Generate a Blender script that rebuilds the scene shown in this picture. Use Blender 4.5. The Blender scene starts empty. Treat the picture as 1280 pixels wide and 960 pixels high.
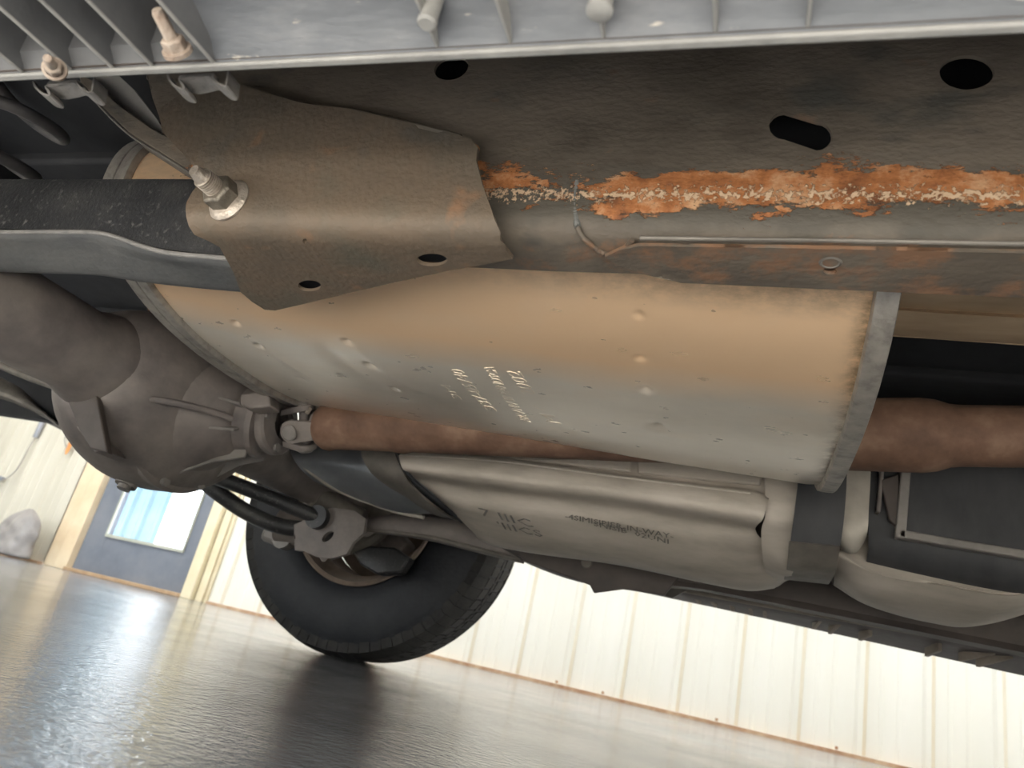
import bpy, bmesh, math, random
from mathutils import Vector, Matrix, noise
from mathutils.geometry import delaunay_2d_cdt
random.seed(7)
SC = bpy.context.scene
COL = SC.collection
# ------------------------------------------------------------------ camera
CAMZ = 0.09
FPX, PITCH, ROLL, YAW = 905.0, 0.3549, 0.2263, 0.3618
F_ = Vector((-math.sin(YAW)*math.cos(PITCH), math.cos(YAW)*math.cos(PITCH), math.sin(PITCH)))
R0 = Vector((math.cos(YAW), math.sin(YAW), 0)); U0 = R0.cross(F_)
R_ = R0*math.cos(ROLL) + U0*math.sin(ROLL)
U_ = U0*math.cos(ROLL) - R0*math.sin(ROLL)
CAM = Vector((0, 0, CAMZ))
cd = bpy.data.cameras.new('camera'); cam = bpy.data.objects.new('camera', cd); COL.objects.link(cam)
cam.matrix_world = Matrix(((R_.x, U_.x, -F_.x, 0), (R_.y, U_.y, -F_.y, 0), (R_.z, U_.z, -F_.z, CAMZ), (0, 0, 0, 1)))
cd.sensor_width = 36; cd.lens = FPX/1280*36; cd.clip_start = 0.01; cd.clip_end = 200
cd.dof.use_dof = True; cd.dof.focus_distance = 0.72; cd.dof.aperture_fstop = 10
SC.camera = cam
# ------------------------------------------------------------------ world, exposure
w = bpy.data.worlds.new('sky'); SC.world = w; w.use_nodes = True
bg = w.node_tree.nodes['Background']
bg.inputs[0].default_value = (0.86, 0.93, 1.0, 1); bg.inputs[1].default_value = 3.4
SC.view_settings.view_transform = 'Standard'; SC.view_settings.look = 'None'
SC.view_settings.exposure = 1.0; SC.view_settings.gamma = 1; SC.view_settings.use_curve_mapping = False

sl_ = bpy.data.lights.new('sun', 'SUN'); sl_.energy = 22.0; sl_.angle = .01; sl_.color = (1, .95, .86)
so_ = bpy.data.objects.new('sun', sl_); COL.objects.link(so_); so_.rotation_euler = (math.radians(8), math.radians(-6), 0); so_.location = (0, -2, 8)  # added: falls through the roof opening so the floor bounces light upward
LAMP_W = 25
# ------------------------------------------------------------------ ray helpers: a photo pixel on a real plane
def ray(px, py):
    return F_ + R_*((px-640)/FPX) + U_*((480-py)/FPX)
def at(px, py, y=None, z=None, x=None):
    d = ray(px, py)
    t = y/d.y if y is not None else ((z-CAMZ)/d.z if z is not None else x/d.x)
    return CAM + d*t
# ------------------------------------------------------------------ materials
def mat(name, cols, rough=0.6, metal=0.0, scale=8.0, bump=0.15, bscale=60.0, detail=6, rvar=0.1, stretch=(1, 1, 1), coat=0.0, spots=None, contrast=(0.3, 0.7)):
    m = bpy.data.materials.new(name); m.use_nodes = True; nt = m.node_tree; N = nt.nodes; L = nt.links
    b = N['Principled BSDF']
    geo = N.new('ShaderNodeNewGeometry'); mp = N.new('ShaderNodeMapping'); mp.inputs['Scale'].default_value = stretch
    L.new(geo.outputs['Position'], mp.inputs['Vector'])
    n = N.new('ShaderNodeTexNoise'); n.inputs['Scale'].default_value = scale; n.inputs['Detail'].default_value = detail
    n.inputs['Roughness'].default_value = 0.62
    L.new(mp.outputs[0], n.inputs['Vector'])
    r = N.new('ShaderNodeValToRGB'); e = r.color_ramp.elements
    k = len(cols)
    e[0].position = contrast[0]; e[0].color = (*cols[0], 1); e[1].position = contrast[1]; e[1].color = (*cols[-1], 1)
    for i in range(1, k-1):
        q = e.new(contrast[0] + (contrast[1]-contrast[0])*i/(k-1)); q.color = (*cols[i], 1)
    L.new(n.outputs['Fac'], r.inputs['Fac'])
    out = r.outputs['Color']
    if spots:
        for (sc, th, c, soft) in spots:
            n3 = N.new('ShaderNodeTexNoise'); n3.inputs['Scale'].default_value = sc; n3.inputs['Detail'].default_value = 4
            L.new(mp.outputs[0], n3.inputs['Vector'])
            mr = N.new('ShaderNodeMapRange'); mr.inputs[1].default_value = th; mr.inputs[2].default_value = th+soft
            L.new(n3.outputs['Fac'], mr.inputs[0])
            mx = N.new('ShaderNodeMix'); mx.data_type = 'RGBA'
            L.new(mr.outputs[0], mx.inputs[0]); L.new(out, mx.inputs[6]); mx.inputs[7].default_value = (*c, 1)
            out = mx.outputs[2]
    L.new(out, b.inputs['Base Color'])
    b.inputs['Metallic'].default_value = metal
    n2 = N.new('ShaderNodeTexNoise'); n2.inputs['Scale'].default_value = bscale; n2.inputs['Detail'].default_value = 5
    L.new(mp.outputs[0], n2.inputs['Vector'])
    mr = N.new('ShaderNodeMapRange'); mr.inputs[3].default_value = max(0.02, rough-rvar); mr.inputs[4].default_value = min(1, rough+rvar)
    L.new(n2.outputs['Fac'], mr.inputs[0]); L.new(mr.outputs[0], b.inputs['Roughness'])
    if bump:
        bp = N.new('ShaderNodeBump'); bp.inputs['Strength'].default_value = bump; bp.inputs['Distance'].default_value = 0.003
        L.new(n2.outputs['Fac'], bp.inputs['Height']); L.new(bp.outputs[0], b.inputs['Normal'])
    b.inputs['Coat Weight'].default_value = coat
    return m
def emat(name, c, s):
    m = bpy.data.materials.new(name); m.use_nodes = True; N = m.node_tree.nodes
    b = N['Principled BSDF']; b.inputs['Emission Color'].default_value = (*c, 1); b.inputs['Emission Strength'].default_value = s
    b.inputs['Base Color'].default_value = (*c, 1)
    return m

M = {}
M['plastic'] = mat('dusty_grey_plastic', [(.085,.09,.098), (.125,.13,.139), (.21,.21,.212)], .55, 0, 14, .25, 90, stretch=(.6,2.2,1), spots=[(60,.66,(.42,.38,.32),.05)])
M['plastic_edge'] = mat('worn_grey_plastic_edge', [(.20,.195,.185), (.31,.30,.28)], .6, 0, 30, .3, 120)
M['plastic_bay'] = mat('shaded_bay_plastic', [(.07,.07,.073), (.12,.12,.122)], .6, 0, 14, .2, 90)  # same plastic darkened; the shade of the deep bays is in the colour
M['plastic_dark'] = mat('dark_brown_black_plastic', [(.05,.04,.036), (.10,.08,.07)], .6, 0, 10, .2, 60)
M['plastic_rib'] = mat('dusty_rib_plastic', [(.2,.17,.14), (.34,.29,.24)], .6, 0, 20, .2, 60)
M['arm_dark'] = mat('dusty_black_arm_paint', [(.022,.022,.024), (.042,.042,.044), (.09,.087,.083)], .42, 0, 9, .35, 260, spots=[(150,.60,(.13,.125,.12),.10)])
M['arm_edge'] = mat('worn_arm_edge', [(.16,.155,.15), (.3,.28,.26)], .6, 0, 40, .3, 150)
M['axle'] = mat('dirty_axle_casting', [(.12,.105,.10), (.20,.172,.158), (.27,.235,.21)], .55, .1, 9, .35, 70)
M['axle_light'] = mat('dusty_axle_rib', [(.17,.155,.145), (.28,.255,.235)], .5, .1, 18, .3, 70)
M['shaft'] = mat('surface_rusted_shaft', [(.10,.055,.036), (.18,.10,.065), (.29,.185,.125)], .75, .1, 16, .3, 120, contrast=(.28,.72))
M['tank'] = mat('dusty_grey_steel_tank', [(.34,.30,.255), (.46,.41,.35), (.56,.50,.44)], .5, .2, 12, .2, 70, stretch=(.5,1.5,1.5))
M['tank_edge'] = mat('dusty_tank_edge', [(.38,.34,.29), (.54,.5,.43)], .55, .2, 18, .2, 90)
M['tank_blue'] = mat('bluish_clean_steel_belly', [(.22,.23,.25), (.34,.35,.36)], .35, .5, 10, .15, 50)
M['dark'] = mat('grimy_black_underbody_and_hole_shade', [(.010,.011,.014), (.022,.023,.027)], .8, 0, 6, .3, 30)
M['shield_dark'] = mat('dark_plastic_shield', [(.02,.021,.024), (.05,.05,.052)], .6, 0, 14, .25, 60, stretch=(1,1,.4))
M['bracket_grey'] = mat('dusty_bracket', [(.13,.115,.10), (.25,.225,.195)], .55, .2, 16, .3, 80)
M['rubber'] = mat('black_tyre_rubber', [(.010,.012,.018), (.024,.026,.032)], .6, 0, 12, .3, 90)
M['tread'] = mat('dusty_tread_rubber', [(.018,.018,.02), (.045,.042,.04)], .75, 0, 20, .4, 120)
M['rim'] = mat('brown_dusty_rim', [(.16,.12,.095), (.30,.235,.19)], .5, .3, 14, .2, 80)
M['nut'] = mat('zinc_nut_dust', [(.30,.25,.20), (.5,.43,.36), (.62,.56,.49)], .42, .55, 60, .4, 300)
M['nut_flat'] = mat('dirty_nut', [(.16,.14,.11), (.27,.235,.19)], .45, .5, 60, .4, 300)
M['stud_rust'] = mat('rusty_stud', [(.22,.15,.11), (.36,.29,.235), (.42,.36,.30)], .75, .1, 70, .5, 300)
M['clip'] = mat('dirty_clip_steel', [(.16,.15,.14), (.33,.31,.29)], .45, .5, 60, .4, 260)
M['shield_tan'] = mat('tan_stained_heat_shield', [(.38,.27,.165), (.50,.37,.24), (.6,.47,.33)], .6, .2, 10, .2, 60, stretch=(.4,1.5,1.5))
M['spring'] = mat('dusty_black_spring', [(.05,.048,.052), (.11,.10,.098)], .6, 0, 20, .3, 90)
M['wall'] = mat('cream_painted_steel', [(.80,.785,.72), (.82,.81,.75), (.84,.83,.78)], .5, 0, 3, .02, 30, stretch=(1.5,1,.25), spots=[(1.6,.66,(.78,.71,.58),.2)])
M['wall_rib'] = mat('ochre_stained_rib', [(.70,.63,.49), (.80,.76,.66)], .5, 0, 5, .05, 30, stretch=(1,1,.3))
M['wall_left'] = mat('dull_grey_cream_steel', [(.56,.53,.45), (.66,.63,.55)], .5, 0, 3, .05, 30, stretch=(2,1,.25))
M['rust_line'] = mat('rusty_base_channel', [(.35,.17,.09), (.60,.45,.31)], .8, 0, 14, .3, 60)
M['door'] = mat('grey_blue_door_paint', [(.135,.155,.20), (.17,.19,.235), (.205,.22,.26)], .5, 0, 4, .06, 30)
M['door_trim'] = mat('beige_painted_frame', [(.68,.52,.34), (.80,.68,.50)], .5, 0, 4, .05, 30, spots=[(9,.70,(.6,.2,.1),.04)])
M['door_trim_y'] = mat('cream_yellow_frame', [(.72,.62,.42), (.84,.77,.58)], .5, 0, 5, .05, 30)
M['bead'] = mat('grey_green_glazing_bead', [(.36,.38,.33), (.50,.51,.45)], .5, 0, 10, .05, 30)
M['threshold'] = mat('wood_brown_threshold', [(.35,.22,.12), (.5,.35,.22)], .6, 0, 14, .1, 40)
M['ceil'] = mat('white_ceiling_steel', [(.7,.7,.68), (.78,.78,.75)], .6, 0, 2, .02, 20)
M['ext_wall'] = mat('pale_blue_siding', [(.05,.09,.115), (.075,.12,.145)], .5, 0, 2, .02, 20)
M['ext_white'] = mat('white_siding', [(.85,.86,.86), (.9,.9,.9)], .5, 0, 2, .02, 20)
M['ext_ground'] = mat('pale_concrete_ground', [(.45,.44,.42), (.55,.54,.52)], .8, 0, 2, .1, 20)
M['plate_grey'] = mat('pale_grey_plate', [(.34,.325,.30), (.42,.40,.37)], .6, 0, 12, .1, 60)
M['arm_low'] = mat('dust_grey_arm_shell', [(.07,.072,.075), (.125,.125,.122), (.17,.165,.155)], .5, 0, 9, .3, 160, stretch=(.6,1,1))
M['conduit'] = mat('grey_conduit', [(.25,.26,.30), (.36,.37,.41)], .4, .4, 10, .05, 50)
M['orange'] = mat('orange_plastic', [(.75,.30,.10), (.8,.38,.14)], .5, 0, 10, .05, 50)
M['bag'] = mat('translucent_grey_plastic_bag', [(.24,.225,.225), (.34,.32,.315)], .4, 0, 9, .5, 25)
M['rope'] = mat('grey_cord', [(.35,.33,.3), (.45,.43,.4)], .7, 0, 10, .05, 50)
M['text_dark'] = mat('stamped_text_ink', [(.07,.065,.06), (.10,.09,.08)], .7, 0, 30, .1, 60)
M['lamp'] = emat('fill_lamp_glow', (1, .95, .84), 6.0)
M['weld'] = mat('grey_weld_bead', [(.15,.15,.14), (.27,.27,.255)], .55, .3, 60, .5, 200)
M['body'] = mat('dark_body_paint', [(.05,.05,.055), (.07,.07,.075)], .3, .2, 4, .02, 30)

# galvanised, heat-tinted muffler shell
def muffler_mat():
    m = mat('heat_tinted_aluminised_steel', [(.74,.67,.57), (.84,.76,.65), (.90,.82,.71)], .30, .50, 7, 0, 60, stretch=(.5,1,1), rvar=.07,
            spots=[])
    nt = m.node_tree; N = nt.nodes; L = nt.links; b = N['Principled BSDF']
    src = b.inputs['Base Color'].links[0].from_socket
    at_ = N.new('ShaderNodeAttribute'); at_.attribute_name = 'tint'
    nz = N.new('ShaderNodeTexNoise'); nz.inputs['Scale'].default_value = 9; nz.inputs['Detail'].default_value = 5
    ad = N.new('ShaderNodeMath'); ad.operation = 'MULTIPLY_ADD'; ad.inputs[1].default_value = .5; ad.inputs[2].default_value = -.25
    L.new(nz.outputs['Fac'], ad.inputs[0])
    s = N.new('ShaderNodeMath'); s.operation = 'ADD'; s.use_clamp = True
    L.new(ad.outputs[0], s.inputs[0]); L.new(at_.outputs['Fac'], s.inputs[1])
    mx = N.new('ShaderNodeMix'); mx.data_type = 'RGBA'; L.new(s.outputs[0], mx.inputs[0]); L.new(src, mx.inputs[6]); mx.inputs[7].default_value = (.96,.67,.42,1)
    # dark dirt speckle on top part
    n4 = N.new('ShaderNodeTexNoise'); n4.inputs['Scale'].default_value = 34; n4.inputs['Detail'].default_value = 9; n4.inputs['Roughness'].default_value = .7
    a2 = N.new('ShaderNodeAttribute'); a2.attribute_name = 'dirt'
    ml = N.new('ShaderNodeMath'); ml.operation = 'MULTIPLY'; 
    r4 = N.new('ShaderNodeMapRange'); r4.inputs[1].default_value = .38; r4.inputs[2].default_value = .6
    L.new(n4.outputs['Fac'], r4.inputs[0]); L.new(r4.outputs[0], ml.inputs[0]); L.new(a2.outputs['Fac'], ml.inputs[1])
    mx2 = N.new('ShaderNodeMix'); mx2.data_type = 'RGBA'; L.new(ml.outputs[0], mx2.inputs[0]); L.new(mx.outputs[2], mx2.inputs[6]); mx2.inputs[7].default_value = (.20,.135,.08,1)
    L.new(mx2.outputs[2], b.inputs['Base Color'])
    return m
M['muffler'] = muffler_mat()
M['muffler_rim'] = mat('dull_steel_rim', [(.24,.22,.2), (.40,.37,.33), (.5,.46,.41)], .48, .6, 50, .35, 200)

# rail: grey-brown dirty paint, rust band along the lower corner, flaking edge
def rail_mat(name, band=True):
    m = mat(name, [(.080,.065,.05), (.13,.107,.083), (.18,.148,.115), (.118,.107,.086)], .62, .15, 7, .4, 140, stretch=(.7,1,1.3),
            spots=[(16,.60,(.085,.08,.068),.1), (28,.66,(.22,.135,.085),.1)])
    nt = m.node_tree; N = nt.nodes; L = nt.links; b = N['Principled BSDF']
    src = b.inputs['Base Color'].links[0].from_socket
    if band:
        geo = N.new('ShaderNodeNewGeometry'); sp = N.new('ShaderNodeSeparateXYZ'); L.new(geo.outputs['Position'], sp.inputs[0])
        def math_(op, a, bb, clamp=False):
            k = N.new('ShaderNodeMath'); k.operation = op; k.use_clamp = clamp
            for i, v in enumerate((a, bb)):
                if v is None: continue
                if isinstance(v, (int, float)): k.inputs[i].default_value = v
                else: L.new(v, k.inputs[i])
            return k.outputs[0]
        def tri(zc, hw):      # 1 inside the band, fading out
            d = math_('ABSOLUTE', math_('SUBTRACT', sp.outputs['Z'], zc), None)
            return math_('SUBTRACT', 1.0, math_('DIVIDE', d, hw))
        def noi(sc, det, ro=.6, st=(1,1,1)):
            mp = N.new('ShaderNodeMapping'); mp.inputs['Scale'].default_value = st; L.new(geo.outputs['Position'], mp.inputs[0])
            n = N.new('ShaderNodeTexNoise'); n.inputs['Scale'].default_value = sc; n.inputs['Detail'].default_value = det; n.inputs['Roughness'].default_value = ro
            L.new(mp.outputs[0], n.inputs['Vector']); return n.outputs['Fac']
        def step(v, lo, hi):
            r = N.new('ShaderNodeMapRange'); r.inputs[1].default_value = lo; r.inputs[2].default_value = hi; L.new(v, r.inputs[0]); return r.outputs[0]
        def mix(f, a, c):
            x = N.new('ShaderNodeMix'); x.data_type = 'RGBA'; L.new(f, x.inputs[0]); L.new(a, x.inputs[6])
            if isinstance(c, tuple): x.inputs[7].default_value = (*c, 1)
            else: L.new(c, x.inputs[7])
            return x.outputs[2]
        XR = sp.outputs['X']
        # bare zone: dark greenish primer low on the web
        c = mix(step(math_('ADD', tri(.432, .034), math_('MULTIPLY', math_('SUBTRACT', noi(20,5), .5), 1.2)), .1, .5), src, (.095,.083,.066))
        rc = N.new('ShaderNodeValToRGB'); e = rc.color_ramp.elements
        e[0].position = .35; e[0].color = (.20,.075,.03,1); e[1].position = .66; e[1].color = (.60,.36,.20,1)
        q = e.new(.5); q.color = (.42,.16,.055,1)
        L.new(noi(38, 7, .7), rc.inputs[0])
        low_ = math_('MULTIPLY', math_('SUBTRACT', noi(3.6, 3), .5), 3.4)
        amount = math_('MULTIPLY', math_('SUBTRACT', noi(11, 9, .78, (1,1,2.4)), .5), 6.0)
        xw = step(XR, -.245, -.15)                      # more rust to the front, a little by the gusset
        base_ = math_('ADD', math_('ADD', tri(.445, .023), amount), low_)
        rust = step(base_, .38, .50)
        c = mix(rust, c, rc.outputs[0])
        # pale flaked paint edge in the lower half of the band
        flake = step(math_('ADD', math_('MULTIPLY', tri(.437, .013), 1.0), math_('MULTIPLY', math_('SUBTRACT', noi(210, 5, .68), .5), 5.0)), .75, .95)
        c = mix(flake, c, (.66,.47,.31))
        low = step(math_('ADD', tri(.398, .012), math_('MULTIPLY', math_('SUBTRACT', noi(14, 6, .7), .5), 4.5)), .7, 1.2)
        c = mix(low, c, (.26,.145,.085))
        L.new(c, b.inputs['Base Color'])
        # flakes stand proud
        bp = N.new('ShaderNodeBump'); bp.inputs['Strength'].default_value = .9; bp.inputs['Distance'].default_value = .0015
        hh = math_('ADD', math_('MULTIPLY', rust, -.6), flake)
        L.new(hh, bp.inputs['Height']); old = b.inputs['Normal'].links[0].from_socket
        L.new(old, bp.inputs['Normal']); L.new(bp.outputs[0], b.inputs['Normal'])
    else:
        L.new(src, b.inputs['Base Color'])
    return m
M['rail'] = rail_mat('rust_banded_frame_steel')
M['gusset'] = mat('brown_grey_gusset_steel', [(.085,.072,.055), (.13,.104,.077), (.165,.122,.085), (.125,.112,.084)], .6, .2, 6, .4, 160, spots=[(9,.58,(.085,.087,.08),.14), (22,.64,(.25,.145,.085),.1)])
M['gusset_low'] = M['gusset']

def floor_mat():
    m = bpy.data.materials.new('wet_sealed_concrete'); m.use_nodes = True; nt = m.node_tree; N = nt.nodes; L = nt.links
    b = N['Principled BSDF']; geo = N.new('ShaderNodeNewGeometry')
    def noi(sc, det, st=(1,1,1), ro=.6):
        mp = N.new('ShaderNodeMapping'); mp.inputs['Scale'].default_value = st; L.new(geo.outputs['Position'], mp.inputs[0])
        n = N.new('ShaderNodeTexNoise'); n.inputs['Scale'].default_value = sc; n.inputs['Detail'].default_value = det; n.inputs['Roughness'].default_value = ro
        L.new(mp.outputs[0], n.inputs['Vector']); return n.outputs['Fac']
    r = N.new('ShaderNodeValToRGB'); e = r.color_ramp.elements
    e[0].position = .35; e[0].color = (.155,.165,.19,1); e[1].position = .68; e[1].color = (.34,.35,.375,1)
    L.new(noi(2.2, 8), r.inputs[0]); L.new(r.outputs[0], b.inputs['Base Color'])
    # roughness varies in random patches
    mr = N.new('ShaderNodeMapRange'); mr.inputs[1].default_value = .35; mr.inputs[2].default_value = .7; mr.inputs[3].default_value = .05; mr.inputs[4].default_value = .13
    L.new(noi(3.0, 6), mr.inputs[0]); L.new(mr.outputs[0], b.inputs['Roughness'])
    b.inputs['IOR'].default_value = 1.6
    # wet slab under the truck; paler unseen floor behind, added to bounce light up
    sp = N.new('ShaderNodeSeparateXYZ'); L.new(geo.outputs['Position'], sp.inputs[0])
    pale_bounce = N.new('ShaderNodeMapRange'); pale_bounce.inputs[1].default_value = .0; pale_bounce.inputs[2].default_value = -.35; L.new(sp.outputs['Y'], pale_bounce.inputs[0])
    mxd = N.new('ShaderNodeMix'); mxd.data_type = 'RGBA'; L.new(pale_bounce.outputs[0], mxd.inputs[0]); L.new(r.outputs[0], mxd.inputs[6]); mxd.inputs[7].default_value = (.42,.41,.39,1)
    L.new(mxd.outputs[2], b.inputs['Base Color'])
    b1 = N.new('ShaderNodeBump'); b1.inputs['Strength'].default_value = 1.0; b1.inputs['Distance'].default_value = .0015
    L.new(noi(90, 4), b1.inputs['Height'])
    b3 = N.new('ShaderNodeBump'); b3.inputs['Strength'].default_value = 1.0; b3.inputs['Distance'].default_value = .0007
    L.new(noi(38, 2), b3.inputs['Height']); L.new(b3.outputs[0], b1.inputs['Normal'])
    b2 = N.new('ShaderNodeBump'); b2.inputs['Strength'].default_value = .8; b2.inputs['Distance'].default_value = .0008
    L.new(noi(240, 3), b2.inputs['Height']); L.new(b1.outputs[0], b2.inputs['Normal']); L.new(b2.outputs[0], b.inputs['Normal'])
    return m
M['floor'] = floor_mat()
def glass_mat():
    m = bpy.data.materials.new('door_glass'); m.use_nodes = True; b = m.node_tree.nodes['Principled BSDF']
    b.inputs['Base Color'].default_value = (.93, .97, 1, 1); b.inputs['Transmission Weight'].default_value = 1; b.inputs['Roughness'].default_value = 0; b.inputs['IOR'].default_value = 1.02
    return m
M['glass'] = glass_mat()

# ------------------------------------------------------------------ mesh helpers
class MB:
    def __init__(s): s.v = []; s.f = []
    def add(s, vs, fs):
        o = len(s.v); s.v += [Vector(v) for v in vs]; s.f += [tuple(i+o for i in f) for f in fs]; return s
    def box(s, c, size, rot=None):
        c = Vector(c); hx, hy, hz = [k/2 for k in size]; vs = []
        for X in (-hx, hx):
            for Y in (-hy, hy):
                for Z in (-hz, hz):
                    q = Vector((X, Y, Z)); q = rot @ q if rot else q; vs.append(c+q)
        return s.add(vs, [(0,1,3,2), (4,6,7,5), (0,4,5,1), (2,3,7,6), (0,2,6,4), (1,5,7,3)])
    def loft(s, rings, closed=True, caps=True):
        n = len(rings[0]); fs = []; vs = [v for r in rings for v in r]
        for i in range(len(rings)-1):
            for j in range(n if closed else n-1):
                a = i*n+j; b = i*n+(j+1) % n
                fs.append((a, b, b+n, a+n))
        if caps and closed:
            fs.append(tuple(range(n-1, -1, -1))); fs.append(tuple((len(rings)-1)*n+j for j in range(n)))
        return s.add(vs, fs)
    def tube(s, pts, rad, n=16, caps=True, flat=1.0, closed=False):
        pts = [Vector(p) for p in pts]; m = len(pts)
        rad = rad if isinstance(rad, (list, tuple)) else [rad]*m
        rings = []; up = None
        for i, p in enumerate(pts):
            a = pts[i-1] if i or closed else pts[0]; c = pts[(i+1) % m] if (i < m-1 or closed) else pts[-1]
            t = (c-a).normalized()
            if up is None:
                up = Vector((0,0,1)) if abs(t.z) < .9 else Vector((0,1,0))
            u = (up - t*up.dot(t)).normalized(); up = u; v = t.cross(u)
            rings.append([p + (u*math.cos(k)*flat + v*math.sin(k))*rad[i] for k in [2*math.pi*j/n for j in range(n)]])
        if closed: rings.append(rings[0]); caps = False
        return s.loft(rings, True, caps)
    def lathe(s, prof, o, axis, n=48, caps=False, a0=0):
        # prof: list of (dist along axis, radius)
        axis = Vector(axis).normalized(); o = Vector(o); u = axis.orthogonal().normalized(); v = axis.cross(u)
        rings = [[o + axis*d + (u*math.cos(k) + v*math.sin(k))*r for k in [a0+2*math.pi*j/n for j in range(n)]] for d, r in prof]
        return s.loft(rings, True, caps)
    def prism(s, poly, d):   # poly: list of Vector (planar), d: Vector
        n = len(poly); p = [Vector(q) for q in poly]; d = Vector(d)
        vs = p + [q+d for q in p]
        return s.add(vs, [tuple(range(n)), tuple(range(2*n-1, n-1, -1))] + [(i, i+n, (i+1) % n+n, (i+1) % n) for i in range(n)])
    def build(s, name, m, parent=None, bevel=0, smooth=35, seg=2, sub=0, solid=0, attrs=None, offset=-1):
        me = bpy.data.meshes.new(name); me.from_pydata([tuple(v) for v in s.v], [], s.f); me.validate()
        if not attrs:
            bm = bmesh.new(); bm.from_mesh(me)
            bmesh.ops.remove_doubles(bm, verts=bm.verts, dist=1e-6)
            bmesh.ops.recalc_face_normals(bm, faces=bm.faces); bm.to_mesh(me); bm.free()
        else:
            for k, vals in attrs.items():
                a = me.attributes.new(k, 'FLOAT', 'POINT'); a.data.foreach_set('value', vals)
        me.materials.append(m)
        me.polygons.foreach_set('use_smooth', [True]*len(me.polygons))
        if not sub: me.set_sharp_from_angle(angle=math.radians(smooth))
        o = bpy.data.objects.new(name, me); COL.objects.link(o)
        if parent: o.parent = parent
        if solid:
            d = o.modifiers.new('thickness', 'SOLIDIFY'); d.thickness = solid; d.offset = offset
        if solid and not bevel:
            d = o.modifiers.new('edges', 'EDGE_SPLIT'); d.split_angle = math.radians(max(40, smooth))
        if bevel:
            b = o.modifiers.new('bevel', 'BEVEL'); b.width = bevel; b.segments = seg; b.limit_method = 'ANGLE'; b.angle_limit = math.radians(30)
        if sub:
            d = o.modifiers.new('sub', 'SUBSURF'); d.levels = sub; d.render_levels = sub
        return o
ROOTS = []
def thing(name, label, cat, group=None):
    o = bpy.data.objects.new(name, None); COL.objects.link(o); o.empty_display_size = .1
    o['label'] = label; o['category'] = cat
    if group: o['group'] = group
    ROOTS.append(o); return o
def tag(o, label, cat, group=None):
    o['label'] = label; o['category'] = cat
    if group: o['group'] = group
    ROOTS.append(o); return o
def struct(name, children=True):
    o = bpy.data.objects.new(name, None); COL.objects.link(o); o['kind'] = 'structure'; ROOTS.append(o); return o
def kids(o): return [c for c in bpy.data.objects if c.parent == o]

def inside(p, poly):
    c = False; n = len(poly); x, y = p
    for i in range(n):
        x1, y1 = poly[i]; x2, y2 = poly[i-1]
        if (y1 > y) != (y2 > y) and x < (x2-x1)*(y-y1)/(y2-y1)+x1: c = not c
    return c
def subdiv(poly, step):
    out = []
    for i in range(len(poly)):
        a = Vector(poly[i]); b = Vector(poly[(i+1) % len(poly)]); n = max(1, int((b-a).length/step))
        out += [tuple(a.lerp(b, k/n)) for k in range(n)]
    return out
def sheet(outer, holes, mapf, step=.012, estep=.006):
    """a plate cut to an outline with holes, in (u,v), then bent by mapf"""
    outer = subdiv(outer, estep); pts = [Vector(p) for p in outer]; edges = [(i, (i+1) % len(outer)) for i in range(len(outer))]
    for h in holes:
        o = len(pts); pts += [Vector(p) for p in h]; edges += [(o+i, o+(i+1) % len(h)) for i in range(len(h))]
    xs = [p[0] for p in outer]; ys = [p[1] for p in outer]
    x = min(xs)+step*.5
    while x < max(xs):
        y = min(ys)+step*.37
        while y < max(ys):
            q = (x, y)
            if inside(q, outer) and not any(inside(q, h) for h in holes):
                if min((Vector(q)-p).length for p in pts[:len(outer)]) > step*.35: pts.append(Vector(q))
            y += step
        x += step
    vs, es, fs, *_ = delaunay_2d_cdt(pts, edges, [], 0, 1e-6)
    ff = []
    for f in fs:
        c = sum((vs[i] for i in f), Vector((0, 0)))/len(f)
        if inside(c, outer) and not any(inside(c, h) for h in holes): ff.append(tuple(f))
    m = MB(); m.add([mapf(v[0], v[1]) for v in vs], ff); return m
def ell(cx, cy, rx, ry, n=28, rot=0, power=1.0):
    out = []
    for k in range(n):
        a = 2*math.pi*k/n; c, s_ = math.cos(a), math.sin(a)
        X = rx*math.copysign(abs(c)**power, c); Y = ry*math.copysign(abs(s_)**power, s_)
        out.append((cx+X*math.cos(rot)-Y*math.sin(rot), cy+X*math.sin(rot)+Y*math.cos(rot)))
    return out
def cr(pts, n):   # catmull-rom resample of Vectors
    pts = [Vector(p) for p in pts]; P = [pts[0]*2-pts[1]] + pts + [pts[-1]*2-pts[-2]]; out = []
    m = len(pts)-1
    for k in range(n+1):
        t = k/n*m; i = min(int(t), m-1); f = t-i; a, b, c, d = P[i:i+4]
        out.append(.5*((2*b)+(c-a)*f+(2*a-5*b+4*c-d)*f*f+(3*b-a-3*c+d)*f**3))
    return out
def traced(rows, nc=24, sub=4, lin=False):
    """surface through longitudinal lines; every line is (y, [(px,py),...]) or a list of points"""
    R = []
    for r in rows:
        pts = [at(px, py, y=r[0]) for px, py in r[1]] if isinstance(r, tuple) else r
        R.append(cr(pts, nc))
    if lin: rings = R
    else:
        cols = [cr([R[i][j] for i in range(len(R))], sub*(len(R)-1)) for j in range(nc+1)]
        rings = [[cols[j][i] for j in range(nc+1)] for i in range(sub*(len(R)-1)+1)]
    m = MB(); m.loft(rings, closed=False, caps=False); return m
def polyat(pts, y): return [at(px, py, y=y) for px, py in pts]

# ================================================================== SETTING
WY = 4.37; FL = -0.0
XL_, XR_, YN, CH = -6.6, 5.2, -3.6, 3.7
o = MB().box(((XL_+XR_)/2, (WY+YN)/2-.6, -.05), (XR_-XL_, WY-YN+1.2, .1)).build('floor', M['floor']); o['kind'] = 'structure'
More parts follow.
